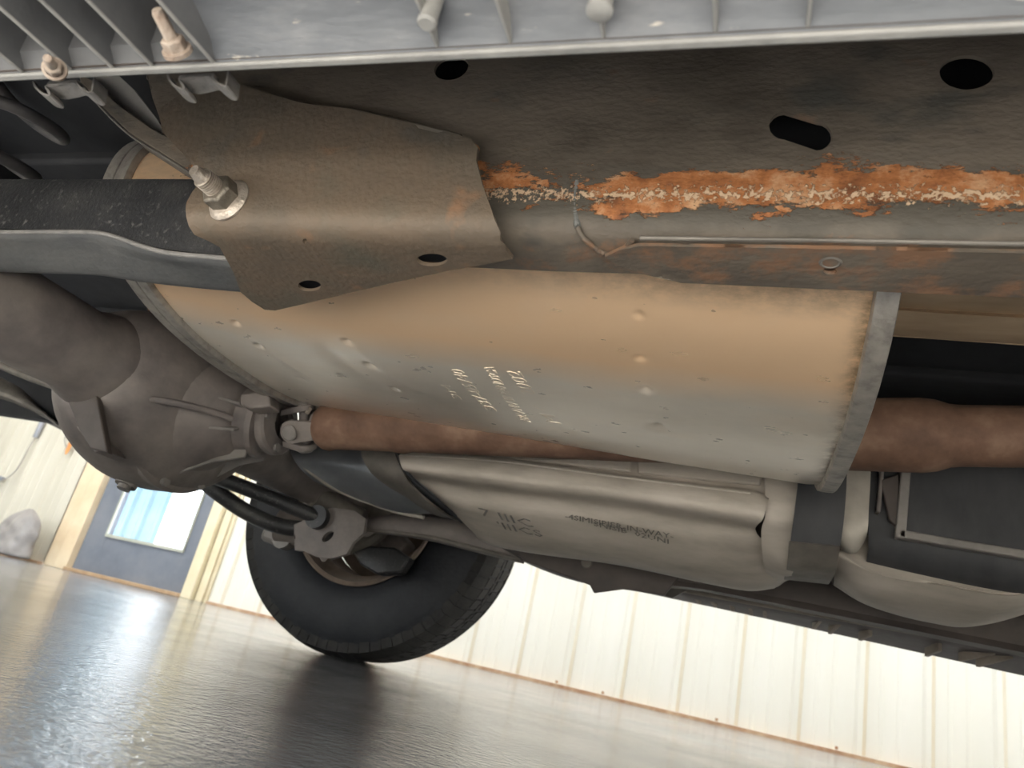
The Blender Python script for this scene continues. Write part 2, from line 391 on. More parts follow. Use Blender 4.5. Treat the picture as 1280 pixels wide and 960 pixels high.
# ceiling with an unseen roof opening, added to light the truck's underside
SY0, SY1 = -3.1, -.55
q = MB().box(((XL_+XR_)/2, (WY+SY1)/2+.1, CH+.05), (XR_-XL_+.4, WY-SY1+.2, .1)).box(((XL_+XR_)/2, (YN+SY0)/2-.1, CH+.05), (XR_-XL_+.4, SY0-YN+.2, .1))
q.box((XL_-.0, (SY0+SY1)/2, CH+.05), (.8, SY1-SY0, .1)).box((XR_, (SY0+SY1)/2, CH+.05), (.8, SY1-SY0, .1))
o = q.build('ceiling', M['ceil']); o['kind'] = 'structure'
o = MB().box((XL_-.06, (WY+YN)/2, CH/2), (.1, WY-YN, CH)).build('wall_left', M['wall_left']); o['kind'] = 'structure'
o = MB().box((XR_+.06, (WY+YN)/2, CH/2), (.1, WY-YN, CH)).build('wall_right', M['wall']); o['kind'] = 'structure'
# open bay behind the camera: header and two piers
fr = struct('wall_front')
MB().box((0, YN, CH-.2), (XR_-XL_, .12, .4)).build('bay_header', M['wall'], fr)
MB().box((XL_+.5, YN, (CH-.4)/2), (1.0, .12, CH-.4)).build('bay_pier', M['wall'], fr)
MB().box(((XR_-3.4)/2, YN, (CH-.4)/2), (XR_+3.4, .12, CH-.4)).build('bay_pier', M['wall'], fr)

# back wall: ribbed steel panels, one object per panel
DL, DR, DT = -4.73, -3.65, 2.05
JL, JR = .30, .20            # widths of the casing left and right of the door
RX0 = -1.2369; PIT = .3048
def panel_mesh(w, h, h0=0.0, rib=.015):
    """profile across x: one wide rib at each pitch and two low ribs between"""
    prof = [(0, 0)]
    n = int(round(w/PIT))
    for k in range(n):
        x = k*PIT
        prof += [(x+.012, 0), (x+.028, rib), (x+.052, rib), (x+.068, 0)]
        for t in (.135, .215):
            prof += [(x+t-.012, 0), (x+t-.005, .003), (x+t+.005, .003), (x+t+.012, 0)]
    prof.append((w, 0))
    m = MB(); m.loft([[(x, -d, h0) for x, d in prof], [(x, -d, h) for x, d in prof]], closed=False, caps=False)
    return m
wb = struct('wall_back')
W3 = PIT*3; pm = {}
def panel_at(x, w, h0, h, matl, rib=.015):
    key = (round(w, 3), h0, matl.name)
    if key not in pm:
        o = panel_mesh(w, h, h0, rib).build('panel', matl, wb, smooth=20); pm[key] = o
        q = MB()
    else:
        o = pm[key].copy(); COL.objects.link(o)
    o.location = (x, WY, 0); return o
# rib lines in the photo fall on RX0 + n*PIT; the panel's rib centre is at +.040
x = RX0-.040-PIT*6
k0 = x
while x < XR_+.3:
    panel_at(x, W3, .0, CH, M['wall']); 
    # stained lap streak down the rib flank, part of the panel
    x += W3
# filler panel between casing and first full panel
xx = DR+JR
if k0-xx > .02: panel_at(k0-PIT*int(math.ceil((k0-xx)/PIT)), PIT*int(math.ceil((k0-xx)/PIT)), 0.0, CH, M['wall'])
# over the door and to its left
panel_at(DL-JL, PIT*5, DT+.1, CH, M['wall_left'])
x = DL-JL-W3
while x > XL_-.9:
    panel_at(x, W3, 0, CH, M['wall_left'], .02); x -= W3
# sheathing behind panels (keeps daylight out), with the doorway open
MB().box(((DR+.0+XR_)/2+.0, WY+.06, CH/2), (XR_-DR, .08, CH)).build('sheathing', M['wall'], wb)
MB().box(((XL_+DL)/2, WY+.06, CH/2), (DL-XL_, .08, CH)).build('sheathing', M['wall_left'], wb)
MB().box(((DL+DR)/2, WY+.06, (CH+DT)/2), (DR-DL, .08, CH-DT)).build('sheathing', M['wall_left'], wb)
# rib streaks: ochre stain strips standing on the ribs
for n in range(-7, 18):
    X = RX0+n*PIT+.016
    if X < DR+JR+.03: continue
    m = MB(); m.loft([[(X-.004, WY-.0158, 0.02), (X+.014, WY-.003, 0.02)], [(X-.004, WY-.0158, 2.6), (X+.014, WY-.003, 2.6)]], closed=False, caps=False)
    m.build('rib_flank', M['wall_rib'], wb, solid=.001)
o = MB().box(((DR+JR+XR_)/2, WY-.018, .008), (XR_-DR-JR, .05, .016)).build('baseboard_back', M['rust_line']); o['kind'] = 'structure'
o = MB().box(((XL_+DL-JL)/2, WY-.018, .008), (DL-JL-XL_, .05, .016)).build('baseboard_left', M['rust_line']); o['kind'] = 'structure'
# anchor bolts on the base channel
for px, py in ((487,806), (694,866), (895,908), (1045,940), (752,878)):
    p = at(px, py, y=WY-.04); MB().tube([(p.x, WY-.05, .02), (p.x, WY-.05, .034)], .008, 6).build('anchor_bolt', M['rust_line'], wb)

# door
dr = struct('door_1')
cx = (DL+DR)/2
m = at(137.5, 665.9, y=WY); n2 = at(229.8, 691, y=WY)
wl, wr, wz = m.x, n2.x, (m.z+n2.z)/2; wt = 1.75
def frame_boxes(l, r, b, t, L, R, B, T, y, d):
    q = MB()
    q.box(((L+l)/2, y, (B+T)/2), (l-L, d, T-B)); q.box(((r+R)/2, y, (B+T)/2), (R-r, d, T-B))
    q.box(((l+r)/2, y, (B+b)/2), (r-l, d, b-B)); q.box(((l+r)/2, y, (t+T)/2), (r-l, d, T-t)); return q
frame_boxes(wl, wr, wz, wt, DL+.01, DR-.01, .012, DT, WY+.01, .045).build('door_leaf', M['door'], dr, bevel=.003)
frame_boxes(wl+.004, wr-.004, wz+.004, wt-.004, wl-.012, wr+.012, wz-.018, wt+.012, WY-.018, .014).build('glazing_bead', M['bead'], dr, bevel=.003)
MB().box(((wl+wr)/2, WY+.012, (wz+wt)/2), (wr-wl, .006, wt-wz)).build('pane', M['glass'], dr)
MB().box((cx, WY-.02, .012), (DR-DL, .12, .024)).build('threshold', M['threshold'], dr, bevel=.003)
q = MB().box((DL-.06, WY-.03, DT/2), (.12, .06, DT)).box((DL-.185, WY-.02, DT/2), (.13, .03, DT)); q.build('casing', M['door_trim'], dr, bevel=.004)
q = MB().box((DR+.045, WY-.035, DT/2), (.09, .07, DT)); q.build('casing', M['door_trim_y'], dr, bevel=.004)
q = MB().box((DR+.13, WY-.02, DT/2), (.06, .035, DT)).box((DR+.175, WY-.012, DT/2), (.022, .02, DT)); q.build('casing', M['door_trim_y'], dr, bevel=.004)
MB().box((cx, WY-.03, DT+.05), (DR-DL+.24, .06, .1)).build('casing', M['door_trim'], dr, bevel=.004)

# outside the door glass: neighbour shed wall and bright open yard
ex = thing('shed', 'pale blue ribbed shed wall outside, seen through the door window', 'building')
def xo(px, py, y): return at(px, py, y=y).x
x1 = xo(204, 640, 9.0)
pr = []
xx = x1-7.0
while xx < x1-.01:
    pr += [(xx, 0), (xx+.05, .04), (xx+.10, .04), (xx+.15, 0)]; xx += .30
q = MB(); q.loft([[(a, 9.0-d, 0) for a, d in pr]+[(x1, 9.0, 0)], [(a, 9.0-d, 3.2) for a, d in pr]+[(x1, 9.0, 3.2)]], closed=False, caps=False)
q.build('siding', M['ext_wall'], ex, smooth=20, solid=.01)
MB().box((x1-3.5, 9.25, 3.25), (7.2, .7, .1)).build('roof', M['ext_wall'], ex)
MB().box((x1-.03, 9.3, 1.6), (.05, .5, 3.2)).build('end_wall', M['ext_white'], ex)
g = MB().box((-8, 16, -.12), (40, 23, .04)).build('yard', M['ext_ground']); g['kind'] = 'structure'
g = MB().box((0, -14, -.12), (40, 20, .04)).build('forecourt', M['ext_ground']); g['kind'] = 'structure'

# tube lamps added out of view to brighten the back wall
def lamp(x, y):
    t = thing('wall_fill_lamp', 'added tube lamp under the workshop ceiling, unseen, lighting the back wall', 'lamp', 'added lamps under the workshop ceiling')
    MB().box((x, y, CH-.03), (1.3, .2, .05)).build('housing', M['ceil'], t, bevel=.005)
    for s in (-.05, .05):
        MB().tube([(x-.6, y+s, CH-.075), (x+.6, y+s, CH-.075)], .014, 10).build('tube', M['lamp'], t)
    l = bpy.data.lights.new('wall_fill_light', 'AREA'); l.shape = 'RECTANGLE'; l.size = 1.2; l.size_y = .16; l.energy = LAMP_W; l.color = (1, .955, .87)
    lo = bpy.data.objects.new('wall_fill_light', l); COL.objects.link(lo); lo.location = (x, y, CH-.11); lo.parent = t
for x in (-4.6, -1.6, 1.4, 4.0): lamp(x, 2.6)
# ================================================================== TRUCK: floor pan and body
t = thing('truck_body', 'dark floor pan and body of the truck, black underside above the axle and pipes', 'vehicle body')
MB().box((-.2, .91, .74), (6.0, 1.58, .04)).box((-2.31, 1.79, .74), (1.78, .18, .04)).box((1.13, 1.79, .74), (3.3, .18, .04)).build('floor_pan', M['dark'], t, bevel=.004)
MB().box((-.2, 1.0, 1.19), (5.9, 1.80, .76)).build('cab_shell', M['body'], t, bevel=.02)
for yy in (.75, 1.03, 1.35):
    MB().box((-.2, yy, .715), (5.6, .06, .03)).build('pan_rib', M['dark'], t, bevel=.008)
for xx in (-1.9, -1.35, .55, 1.3):
    MB().box((xx, 1.0, .70), (.09, 1.6, .06)).build('cross_member', M['dark'], t, bevel=.01)
MB().box((-.2, .125, .60), (5.9, .012, .31)).build('near_rocker', M['plastic_dark'], t, bevel=.002)  # unseen; added to keep lamp light off the floor and rail web
# far rocker / body side, behind the far running board
MB().box((1.15, 1.80, .57), (3.1, .05, .42)).build('rocker_panel', M['plastic_dark'], t, bevel=.01)
q = traced([(1.92, [(-160,380),(-60,400),(40,440),(110,480)]), (1.925, [(-160,440),(-60,468),(40,500),(118,540)]), (1.90, [(-160,474),(-60,496),(40,521),(112,556)]), (1.86, [(-160,470),(-60,492),(40,517),(110,548)])], 14, 4)
q.build('quarter_panel', M['bracket_grey'], t, solid=.003)
MB().box((-2.6, 1.80, .62), (1.4, .04, .24)).build('inner_panel', M['dark'], t)

# ================================================================== RUNNING BOARDS
def near_board():
    t = thing('running_board', 'grey ribbed plastic running board across the top of the view', 'running board')
    Y = .24
    A, B = at(-420, 120, y=Y), at(1700, 17.7, y=Y); e = (B-A).normalized(); B = B+e*1.1
    up = Vector((0, 0, 1)); yy = Vector((0, 1, 0))
    def P(px, dy=0, dz=0):          # point on the lip line under a photo column
        py = 100-(62/1280)*px; p = at(px, py, y=Y); return p + yy*dy + up*dz
    def strip(p0, p1, a, b):        # beam: a,b = (dy0,dz0),(dy1,dz1) box section
        (y0, z0), (y1, z1) = a, b
        r = [[p+yy*u+up*v for u, v in ((y0, z0), (y1, z0), (y1, z1), (y0, z1))] for p in (p0, p1)]
        return MB().loft(r)
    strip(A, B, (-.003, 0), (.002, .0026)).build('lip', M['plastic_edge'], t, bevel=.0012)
    # inner wall leaning up and outwards from the lip, then the tread plate overhead
    PL = P(262)
    def skin(p0, p1, prof, th=.003):
        m = MB(); m.loft([[p+yy*u+up*v for u, v in prof] for p in (p0, p1)], closed=False, caps=False); return m
    skin(PL, B, [(0, .002), (-.012, .012), (-.028, .018), (-.06, .020), (-.20, .016)]).build('tread_plate', M['plastic'], t, solid=.003, offset=1)
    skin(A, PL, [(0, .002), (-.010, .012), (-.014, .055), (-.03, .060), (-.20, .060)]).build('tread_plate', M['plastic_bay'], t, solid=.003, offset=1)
    skin(A, B, [(-.20, -.01), (-.215, .01), (-.215, .07), (-.05, .075), (.0, .06), (0, .004)]).build('top_shell', M['plastic_dark'], t, solid=.003)
    # ribs: shallow over the wide plate, deep to the left
    for px in (547, 638, 754, 893, 1008, 1330, 1450, 1570, 1690, 1810, 1930, 2050, 2170, 2290, 2410):
        p = P(px); w_ = .0016
        poly = [(-.003, .004), (-.040, .004), (-.20, .0), (-.20, .018), (-.04, .022), (-.012, .016)]
        m = MB(); m.prism([p+yy*u+up*v-e*w_/2 for u, v in poly], e*w_)
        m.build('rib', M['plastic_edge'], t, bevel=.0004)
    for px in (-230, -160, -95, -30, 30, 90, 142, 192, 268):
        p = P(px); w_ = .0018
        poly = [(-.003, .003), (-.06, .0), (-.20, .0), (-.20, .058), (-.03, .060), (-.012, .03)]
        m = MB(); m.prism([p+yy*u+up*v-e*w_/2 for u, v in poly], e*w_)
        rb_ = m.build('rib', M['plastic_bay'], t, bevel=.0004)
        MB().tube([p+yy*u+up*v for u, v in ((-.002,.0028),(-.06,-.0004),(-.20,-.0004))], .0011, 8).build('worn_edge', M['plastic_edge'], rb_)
    # screw bosses on the ribs
    for (px, py, r) in ((535, 25, .0048), (750, 10, .0058)):
        q = at(px, py, z=P(px).z-.000); ax = up
        MB().lathe([(0, .0001), (0, r*.75), (.001, r), (.003, r), (.004, r*.9), (.02, r*.9)], q-up*.003, ax, 20).build('screw_boss', M['plastic_edge'], t)
    # studs with nuts in the left bays
    for (px, py, tx, ty, s) in ((221, 62, 200, 20, .85), (68, 86, 55, 66, .7)):
        a = at(px, py, y=Y-.016); b = at(tx, ty, y=Y-.034); b = a+(b-a).normalized()*.026*s
        ax = (b-a).normalized()
        MB().tube([a-ax*.003, a+ax*.003, b-ax*.002, b], [.0042*s, .0042*s, .0040*s, .003*s], 14).build('stud', M['stud_rust'], t)
        MB().lathe([(-.002, .0), (-.002, .0095*s), (.0005, .0095*s), (.001, .0075*s)], a, ax, 18).build('washer', M['stud_rust'], t)
        MB().lathe([(0, .0), (0, .0075*s), (.006, .0075*s), (.0068, .0062*s), (.0068, 0)], a, ax, 6).build('nut', M['stud_rust'], t, bevel=.0004, smooth=20)
    # spring clips under the lip
    for x0 in (0, 168):
        c = MB(); z_ = Y+.012
        pts = [(40,102),(43,110),(52,118),(62,120),(61,113),(57,108),(66,109),(82,106),(92,104),(99,110),(108,116),(115,115),(117,104),(118,97)]
        pp = [at(px+x0, py-x0*.048-.5, y=z_) for px, py in pts]
        path = cr(pp, 40)
        c.loft([[q for q in path], [q+yy*.011 for q in path]], closed=False, caps=False)
        c.build('spring_clip', M['clip'], t, solid=.0012)
        MB().box((at(75+x0, 101-x0*.048, y=z_))+Vector((0, .004, .0)), (.026, .006, .004)).build('clip_pad', M['clip'], t, bevel=.001)
    return t
near_board()

t = thing('running_board', 'dark far running board under the truck, its lower edge against the cream wall', 'running board')
YB = 1.90
q = traced([[at(780,728,y=1.70)+Vector((0,0,.02)), at(1010,775,y=1.70)+Vector((0,0,.02)), at(1900,957,y=1.70)+Vector((0,0,.02))],
            (1.72, [(770,726),(1010,766),(1900,926)]), (1.74, [(770,729),(1010,771),(1900,933)]), (1.78, [(770,731),(1010,775),(1900,946)]), (YB, [(770,733.5),(1010,785),(1900,983)]),
            [at(770,733,y=YB)+Vector((0,.02,.05)), at(1010,785,y=YB)+Vector((0,.02,.05)), at(1900,983,y=YB)+Vector((0,.02,.05))]], 16, 2, lin=True)
q.build('tread_board', M['plastic_dark'], t, solid=.004, smooth=20)
MB().tube([at(790,726,y=1.705), at(1010,766,y=1.705), at(1900,926,y=1.705)], .0055, 8).build('inner_edge', M['plastic_rib'], t)
for a, b in (((865,739),(874,759)),((885,745),(894,763)),((911,750),(916,768)),((937,757),(939,773)),((956,761),(956,776)),((1027,775),(1017,790)),((1051,780),(1037,796)),((1088,795),(1075,804)),((1175,814),(1158,824)),((1242,818),(1200,830)),((1264,823),(1222,837))):
    p0 = at(a[0], a[1], y=1.76); p1 = at(b[0], b[1]-3, y=1.80); n = Vector((.004, 0, 0))
    MB().loft([[p+n, p-n, p-n+Vector((0,0,.018)), p+n+Vector((0,0,.018))] for p in (p0, p1)]).build('rib', M['plastic_rib'], t, bevel=.001)
m = MB(); m.prism([at(x_, y_, y=1.66) for x_, y_ in ((1232,803),(1290,782),(1330,770),(1330,790),(1290,797),(1245,806))], (0,.02,0)); m.build('support_bracket', M['plastic_rib'], t, bevel=.002)
m = MB(); m.prism([at(x_, y_, y=1.69) for x_, y_ in ((780,728),(840,748),(860,737),(835,735))], (0,.01,0)); m.build('end_bracket', M['bracket_grey'], t, bevel=.002)

# ================================================================== FRAME RAIL (near)
t = thing('frame_rail', 'near brown-grey steel frame rail with an orange rust band and oval holes', 'frame rail')
YW, ZT, ZC, RC, YI = .46, .76, .421, .018, .512
L1 = ZT-ZC; L2 = RC*math.pi/2; L3 = YI-YW-RC
def railmap(x, s):
    wob = .0007*noise.noise(Vector((x*14, s*14, 0)))
    if s < L1: return Vector((x, YW+wob, ZT-s))
    if s < L1+L2:
        a = (s-L1)/RC; return Vector((x, YW+RC-RC*math.cos(a)+wob, ZC-RC*math.sin(a)))
    return Vector((x, YW+RC+(s-L1-L2), ZC-RC+wob))
def px_xs(px, py, yw=None):
    p = at(px, py, y=YW); return (p.x, ZT-p.z)
holes = []
for (cx_, cy_, rx, ry, rot, pw) in ((1207, 95, 34, 21.5, 0, 1), (565.5, 88.5, 21.5, 14.5, -.28, 1)):
    holes.append([px_xs(*p) for p in ell(cx_, cy_, rx, ry, 28, rot)])
# slot: two semicircles joined
sl = []
for k in range(9): 
    a = math.radians(90+180*k/8); sl.append((980+19*math.cos(a), 161-17*math.sin(a)))
for k in range(9):
    a = math.radians(-90+180*k/8); sl.append((1020+19*math.cos(a), 174-18*math.sin(a)))
holes.append([px_xs(*p) for p in sl])
xl = at(300, 300, y=YW).x; xr = 1.6; SM = L1+L2+L3
outline = [px_xs(183, -60), px_xs(186, 95), px_xs(193, 125), px_xs(206, 160), px_xs(250, 196), (px_xs(262, 215)[0], px_xs(262, 215)[1]), (xl-.02, L1-.05), (xl, L1+.01), (xl+.02, SM), (at(1700,340,y=YI).x, SM), (xr, SM), (xr, 0.0), (px_xs(183,-60)[0], 0.0)]
outline = [(x_, max(0.0, s_)) for x_, s_ in outline if not (s_ < 0)]
outline = [px_xs(186, 95), px_xs(193, 125), px_xs(206, 160), px_xs(250, 196), px_xs(262, 215), (xl-.02, L1-.05), (xl, L1+.01), (xl+.02, SM), (xr, SM), (xr, 0.0), (px_xs(186, 95)[0], 0.0)]
sheet(outline, holes, railmap, step=.011, estep=.006).build('outer_channel', M['rail'], t, solid=.0032, smooth=40)
MB().box(((xl+.05+xr)/2, YI+.001, (ZT+ZC-RC)/2+.002), (xr-xl-.05, .004, ZT-ZC+RC-.006)).build('inner_channel', M['dark'], t)
# lower flange strip right of the splice, with its small hole
ZF = ZC-RC-.0005
gx0, gx1, gx2 = at(345,350,z=.39).x, at(585,320,z=.39).x, at(412,345,z=.39).x
MB().box(((gx0+gx1)/2+.02, .476, .3965), (gx1-gx0-.04, .044, .002)).box(((gx0+gx2)/2+.006, .515, .3965), (gx2-gx0-.014, .09, .002)).build('hole_shade_plate', M['dark'], t)  # dark sheet standing in for the shade inside the gusset holes
def px_b(px, py, dz=0): p = at(px, py, z=ZF+dz); return (p.x, p.y)
lo = [px_b(758,312), px_b(776,303), px_b(800,298), px_b(1000,300), px_b(1280,305), (1.6, px_b(1280,305)[1]), (1.6, YI+.006), (at(852,338,z=ZF).x, YI+.004), px_b(800,332), px_b(770,320)]
fh = [px_b(*p) for p in ell(1038, 328.5, 8.5, 4.2, 16)]
sheet(lo, [fh], lambda x, y: Vector((x, y, ZF-.0055)), .012, .006).build('lower_flange', M['rail'], t, solid=.003, offset=0)
MB().lathe([(0, .0052), (-.0008, .0062), (0, .0078)], at(1038, 328.5, z=ZF-.0072), (0,0,1), 20).build('hole_collar', M['bracket_grey'], t)
def bead(pts, y, r, name='weld_bead', matl='weld', jit=.25, n=40):
    path = cr([at(px, py, y=y) if not isinstance(px, Vector) else px for px, py in pts], n)
    rr = [ (r[0]+(r[1]-r[0])*i/n)*(1+jit*noise.noise(Vector((i*.9, y*50, 3)))) for i in range(n+1)]
    return MB().tube(path, rr, 10).build(name, M[matl], t, sub=0)
bead([(747,66),(744,110),(741,150),(737,190),(728,215)], YW-.0002, (.0012, .0022), matl='rail')
bead([(722,228),(719,250),(720,268),(722,284)], YW-.0002, (.0034, .0026), matl='weld')
path = [at(722,284,y=YW), at(728,296,y=YW+.004), at(738,305,y=YW+.010), at(750,314,z=ZF-.003), at(764,318,z=ZF-.003), at(778,312,z=ZF-.003), at(790,300,z=ZF-.003)]
MB().tube(cr(path, 40), [.0022*(1+.3*noise.noise(Vector((i*.8, 2, 1)))) for i in range(41)], 10).build('weld_bead', M['rail'], t)
MB().tube([at(800,297.5,z=ZF-.005), at(1040,300.5,z=ZF-.005), at(1290,305,z=ZF-.005), Vector((1.5, px_b(1290,305)[1], ZF-.005))], .0016, 8).build('flange_seam', M['bracket_grey'], t)
# kicked-up tail of the rail over the axle: bottom face, flange lip and pale inner plate
m = MB(); m.prism(polyat([(98,92),(116,100),(150,132),(190,160),(215,173),(262,206),(310,240),(262,230),(205,194),(160,165),(126,132),(100,102)], .452), (0,.03,0)); m.build('kick_up', M['rail'], t, bevel=.0015)
MB().tube(cr([at(100,104,y=.452), at(126,134,y=.452), at(160,167,y=.452), at(205,196,y=.452), at(262,231,y=.452)], 30), .0013, 8).build('kick_up_lip', M['bracket_grey'], t)
m = MB(); m.prism(polyat([(122,90),(146,92),(168,112),(196,148),(207,167),(190,162),(150,134),(116,103)], .466), (0,.003,0)); m.build('inner_plate', M['plate_grey'], t, bevel=.0006)
m = MB(); m.prism(polyat([(140,85),(200,85),(200,165),(188,160),(150,110)], .52), (0,.003,0)); m.build('tail_web', M['dark'], t)
# ---- gusset plate wrapped round the rail
GY, GZ, GR = .436, .386, .016
G1 = .70-(GZ+GR); G2 = GR*math.pi/2
def gmap(x, s):
    wob = .0012*noise.noise(Vector((x*9, s*9, 5)))
    # shallow swage across the plate
    wob += -.0022*math.exp(-((s-(G1-.055))/.014)**2)
    if s < G1: return Vector((x, GY+wob, .70-s))
    if s < G1+G2:
        a = (s-G1)/GR; return Vector((x, GY+GR-GR*math.cos(a)+wob, GZ+GR-GR*math.sin(a)))
    return Vector((x, GY+GR+(s-G1-G2), GZ+wob))
def px_g(px, py):
    p = at(px, py, y=GY)
    if p.z >= GZ+GR: return (p.x, .70-p.z)
    p = at(px, py, z=GZ)
    if p.y >= GY+GR: return (p.x, G1+G2+p.y-GY-GR)
    # rounded fold: search the arc
    best = None
    for k in range(41):
        a = k/40*math.pi/2; q_ = Vector((0, GY+GR-GR*math.cos(a), GZ+GR-GR*math.sin(a)))
        r_ = at(px, py, y=q_.y); d_ = abs(r_.z-q_.z)
        if best is None or d_ < best[0]: best = (d_, r_.x, G1+a*GR)
    return best[1:]
go = [(200,140),(240,112),(300,108),(380,133),(440,140),(520,158),(574,172),(590,178),(600,190),(598,206),(605,235),(622,280),(642,319),(560,335),(450,360),(345,385),(332,384),(316,374),(302,362),(293,338),(276,306),(262,298),(245,290),(236,272),(236,256),(243,243),(258,225),(240,205),(206,168)]
gh = [[px_g(*p) for p in ell(541, 321, 19, 8, 24)], [px_g(*p) for p in ell(388, 354, 14.5, 7, 24)], [px_g(*p) for p in ell(383.5, 297.5, 2.4, 2.2, 10)]]
gp = sheet([px_g(*p) for p in go], gh, gmap, .009, .005).build('gusset_plate', M['gusset'], t, solid=.0034, smooth=40)
bead([(300,110),(380,131),(440,138),(520,156),(576,171)], GY+.012, (.002, .0022), matl='rail')
c = at(586, 186, y=GY); MB().lathe([(0, 0), (.0, .0035), (.003, .0068), (.006, .0085)], c-Vector((0,.003,0)), (0,1,0), 18).build('weld_nugget', M['rail'], gp)
# ---- pivot bolt of the trailing arm: flange nut and threaded stub
bc = at(287, 251, y=GY-.001); ax = Vector((-.10, -1, -.02)).normalized()
nut = MB().lathe([(-.001, 0), (-.001, .0212), (.0018, .0215), (.004, .0195), (.006, .0165), (.006, 0)], bc, ax, 40).build('flange_nut', M['nut'], t)
MB().lathe([(.0045, .0), (.0045, .0158), (.0175, .0158), (.0195, .0135), (.0195, 0)], bc, ax, 6, a0=.25).build('hex', M['nut_flat'], nut, bevel=.0008, smooth=20)
pr = [(.018, .0), (.018, .0095)]
for k in range(7):
    d = .0185+k*.0022; pr += [(d, .0078), (d+.0006, .0092), (d+.0014, .0092), (d+.0020, .0078)]
pr += [(.0345, .0074), (.040, .0058), (.0435, .0050), (.0435, 0)]
MB().lathe(pr, bc, ax, 28).build('threaded_stub', M['nut'], nut)

# ================================================================== TRAILING ARM (near)
t = thing('trailing_arm', 'black dusty trailing arm running left from the bolted gusset', 'suspension arm')
YA = .502
def px_line(pts, y): return (y, pts)
q = traced([[at(x_, 222, y=YA)+Vector((0,.05,0)) for x_ in (-260,-80,100,240,310)],
            (YA+.003, [(-260,224),(-80,224),(100,224),(240,224),(310,226)]),
            (YA, [(-260,227),(-80,227),(100,227),(240,227),(310,229)]),
            (YA, [(-260,255),(-80,256),(100,258),(240,265),(310,270)]),
            (YA, [(-260,281),(-80,284),(60,287),(125,292),(200,310),(310,322)])], 40, 1, lin=True)
q.build('web', M['arm_dark'], t, solid=.003, smooth=30)
ridge = [(-260,284),(-80,287),(0,290),(60,290),(120,291),(150,298),(175,307),(210,316),(260,321),(320,326)]
MB().tube(cr([at(x_, y_, y=YA-.003) for x_, y_ in ridge], 50), .0026, 10).build('seam_flange', M['arm_edge'], t)
q = traced([(YA, ridge), (YA+.002, [(x_, y_+5) for x_, y_ in ridge]), (YA+.022, [(-260,302),(-80,306),(0,310),(60,311),(120,314),(150,319),(175,323),(210,330),(260,338),(320,345)]),
            (YA+.052, [(-260,325),(-80,330),(0,334),(60,336),(120,338),(150,342),(175,346),(210,350),(260,355),(320,360)]),
            (YA+.062, [(-260,328),(-80,333),(0,337),(60,339),(120,341),(150,345),(175,349),(210,353),(260,358),(320,363)])], 44, 3)
q.build('lower_shell', M['arm_low'], t, solid=.003, smooth=40)
MB().tube(cr([at(x_, y_, y=YA+.062) for x_, y_ in [(-260,328.5),(-80,333.5),(0,337),(60,339),(120,341),(150,345),(175,349),(210,353),(260,358),(320,363)]], 50), .0014, 8).build('lower_edge', M['arm_edge'], t)
MB().tube([at(300,285,y=.47), at(300,285,y=.47)+Vector((0,.085,0))], .022, 24).build('bushing', M['rubber'], t)

# ================================================================== COIL SPRING + damper behind it
t = thing('coil_spring', 'dusty black coil spring in the dark at the left, above the arm', 'spring')
sc_ = at(12, 160, y=.575); axs = (Vector((.16, .02, 1))).normalized(); u = axs.orthogonal().normalized(); v = axs.cross(u)
turns, H = 3.6, .27; N_ = 150; pts = []
for i in range(N_+1):
    k = i/N_; a = 2*math.pi*turns*k+.7
    pts.append(sc_ + axs*(H*(k-.70)) + (u*math.cos(a)+v*math.sin(a))*.060)
MB().tube(pts, .0088, 12).build('coil', M['spring'], t)
MB().lathe([(0, .02), (0, .066), (.008, .07), (.016, .06), (.016, .02)], sc_-axs*.205, axs, 32).build('lower_seat', M['spring'], t)

t = thing('brake_hose', 'thin dark brown hose hanging straight down behind the muffler', 'hose')
MB().tube(cr([at(176,352,y=.9), at(186,375,y=.9), at(190,400,y=.9), at(189,430,y=.9)], 20), .005, 10).build('hose', M['shaft'], t)

# ================================================================== MUFFLER
t = thing('muffler', 'large tan heat-tinted oval muffler with dents and stamped figures', 'muffler')
MXL, MXR = -.742, .078; MA, MBB, MYC = .300, .131, .838; EXP = 2.35
def mzc(x): return .5035 - .0358*x
def msurf(x, th, off=0.0):
    c, s_ = math.cos(th), math.sin(th); k = 2/EXP
    y = MYC + (MA+off)*math.copysign(abs(c)**k, c); z = mzc(x) + (MBB+off)*math.copysign(abs(s_)**k, s_)
    return Vector((x, y, z))
def mfind(px, py):      # first hit of a view ray with the shell -> x, theta
    d = ray(px, py); prev = None
    for i in range(1, 4000):
        p = CAM + d*(.3+i*.00025); f = abs((p.y-MYC)/MA)**EXP + abs((p.z-mzc(p.x))/MBB)**EXP - 1
        if f < 0:
            s_ = (p.z-mzc(p.x))/MBB; c = (p.y-MYC)/MA
            th = math.atan2(math.copysign(abs(s_)**(EXP/2), s_), math.copysign(abs(c)**(EXP/2), c))
            return p, th
    return None, None
dents = []   # (pos, radius, depth, elongation vec or None)
for px, py, r, d in ((295,404,.007,.0025),(324,432,.0075,.003),(375,473,.006,.0025),(435,427,.008,.003),(463,457,.009,.0035),(493,487,.007,.0022),(799,394,.006,.0012),(800,449,.007,.0016),(807,488,.009,.0022),(822,533,.013,.0035),(426,469,.004,.0009)):
    p, th = mfind(px, py)
    if p: dents.append((p, r, d))
creases = []
for a_, b_, r, d in (((430,420),(525,492),.012,-.0022),((412,440),(505,503),.02,.0028),((318,425),(395,476),.010,-.0013),((840,540),(700,520),.02,-.001),((700,450),(1040,500),.045,.002),((560,480),(900,545),.05,-.0012)):
    p, _ = mfind(*a_); q_, _ = mfind(*b_)
    if p and q_: creases.append((p, q_, r, d))
TB = []      # tint boundary: y as a function of x
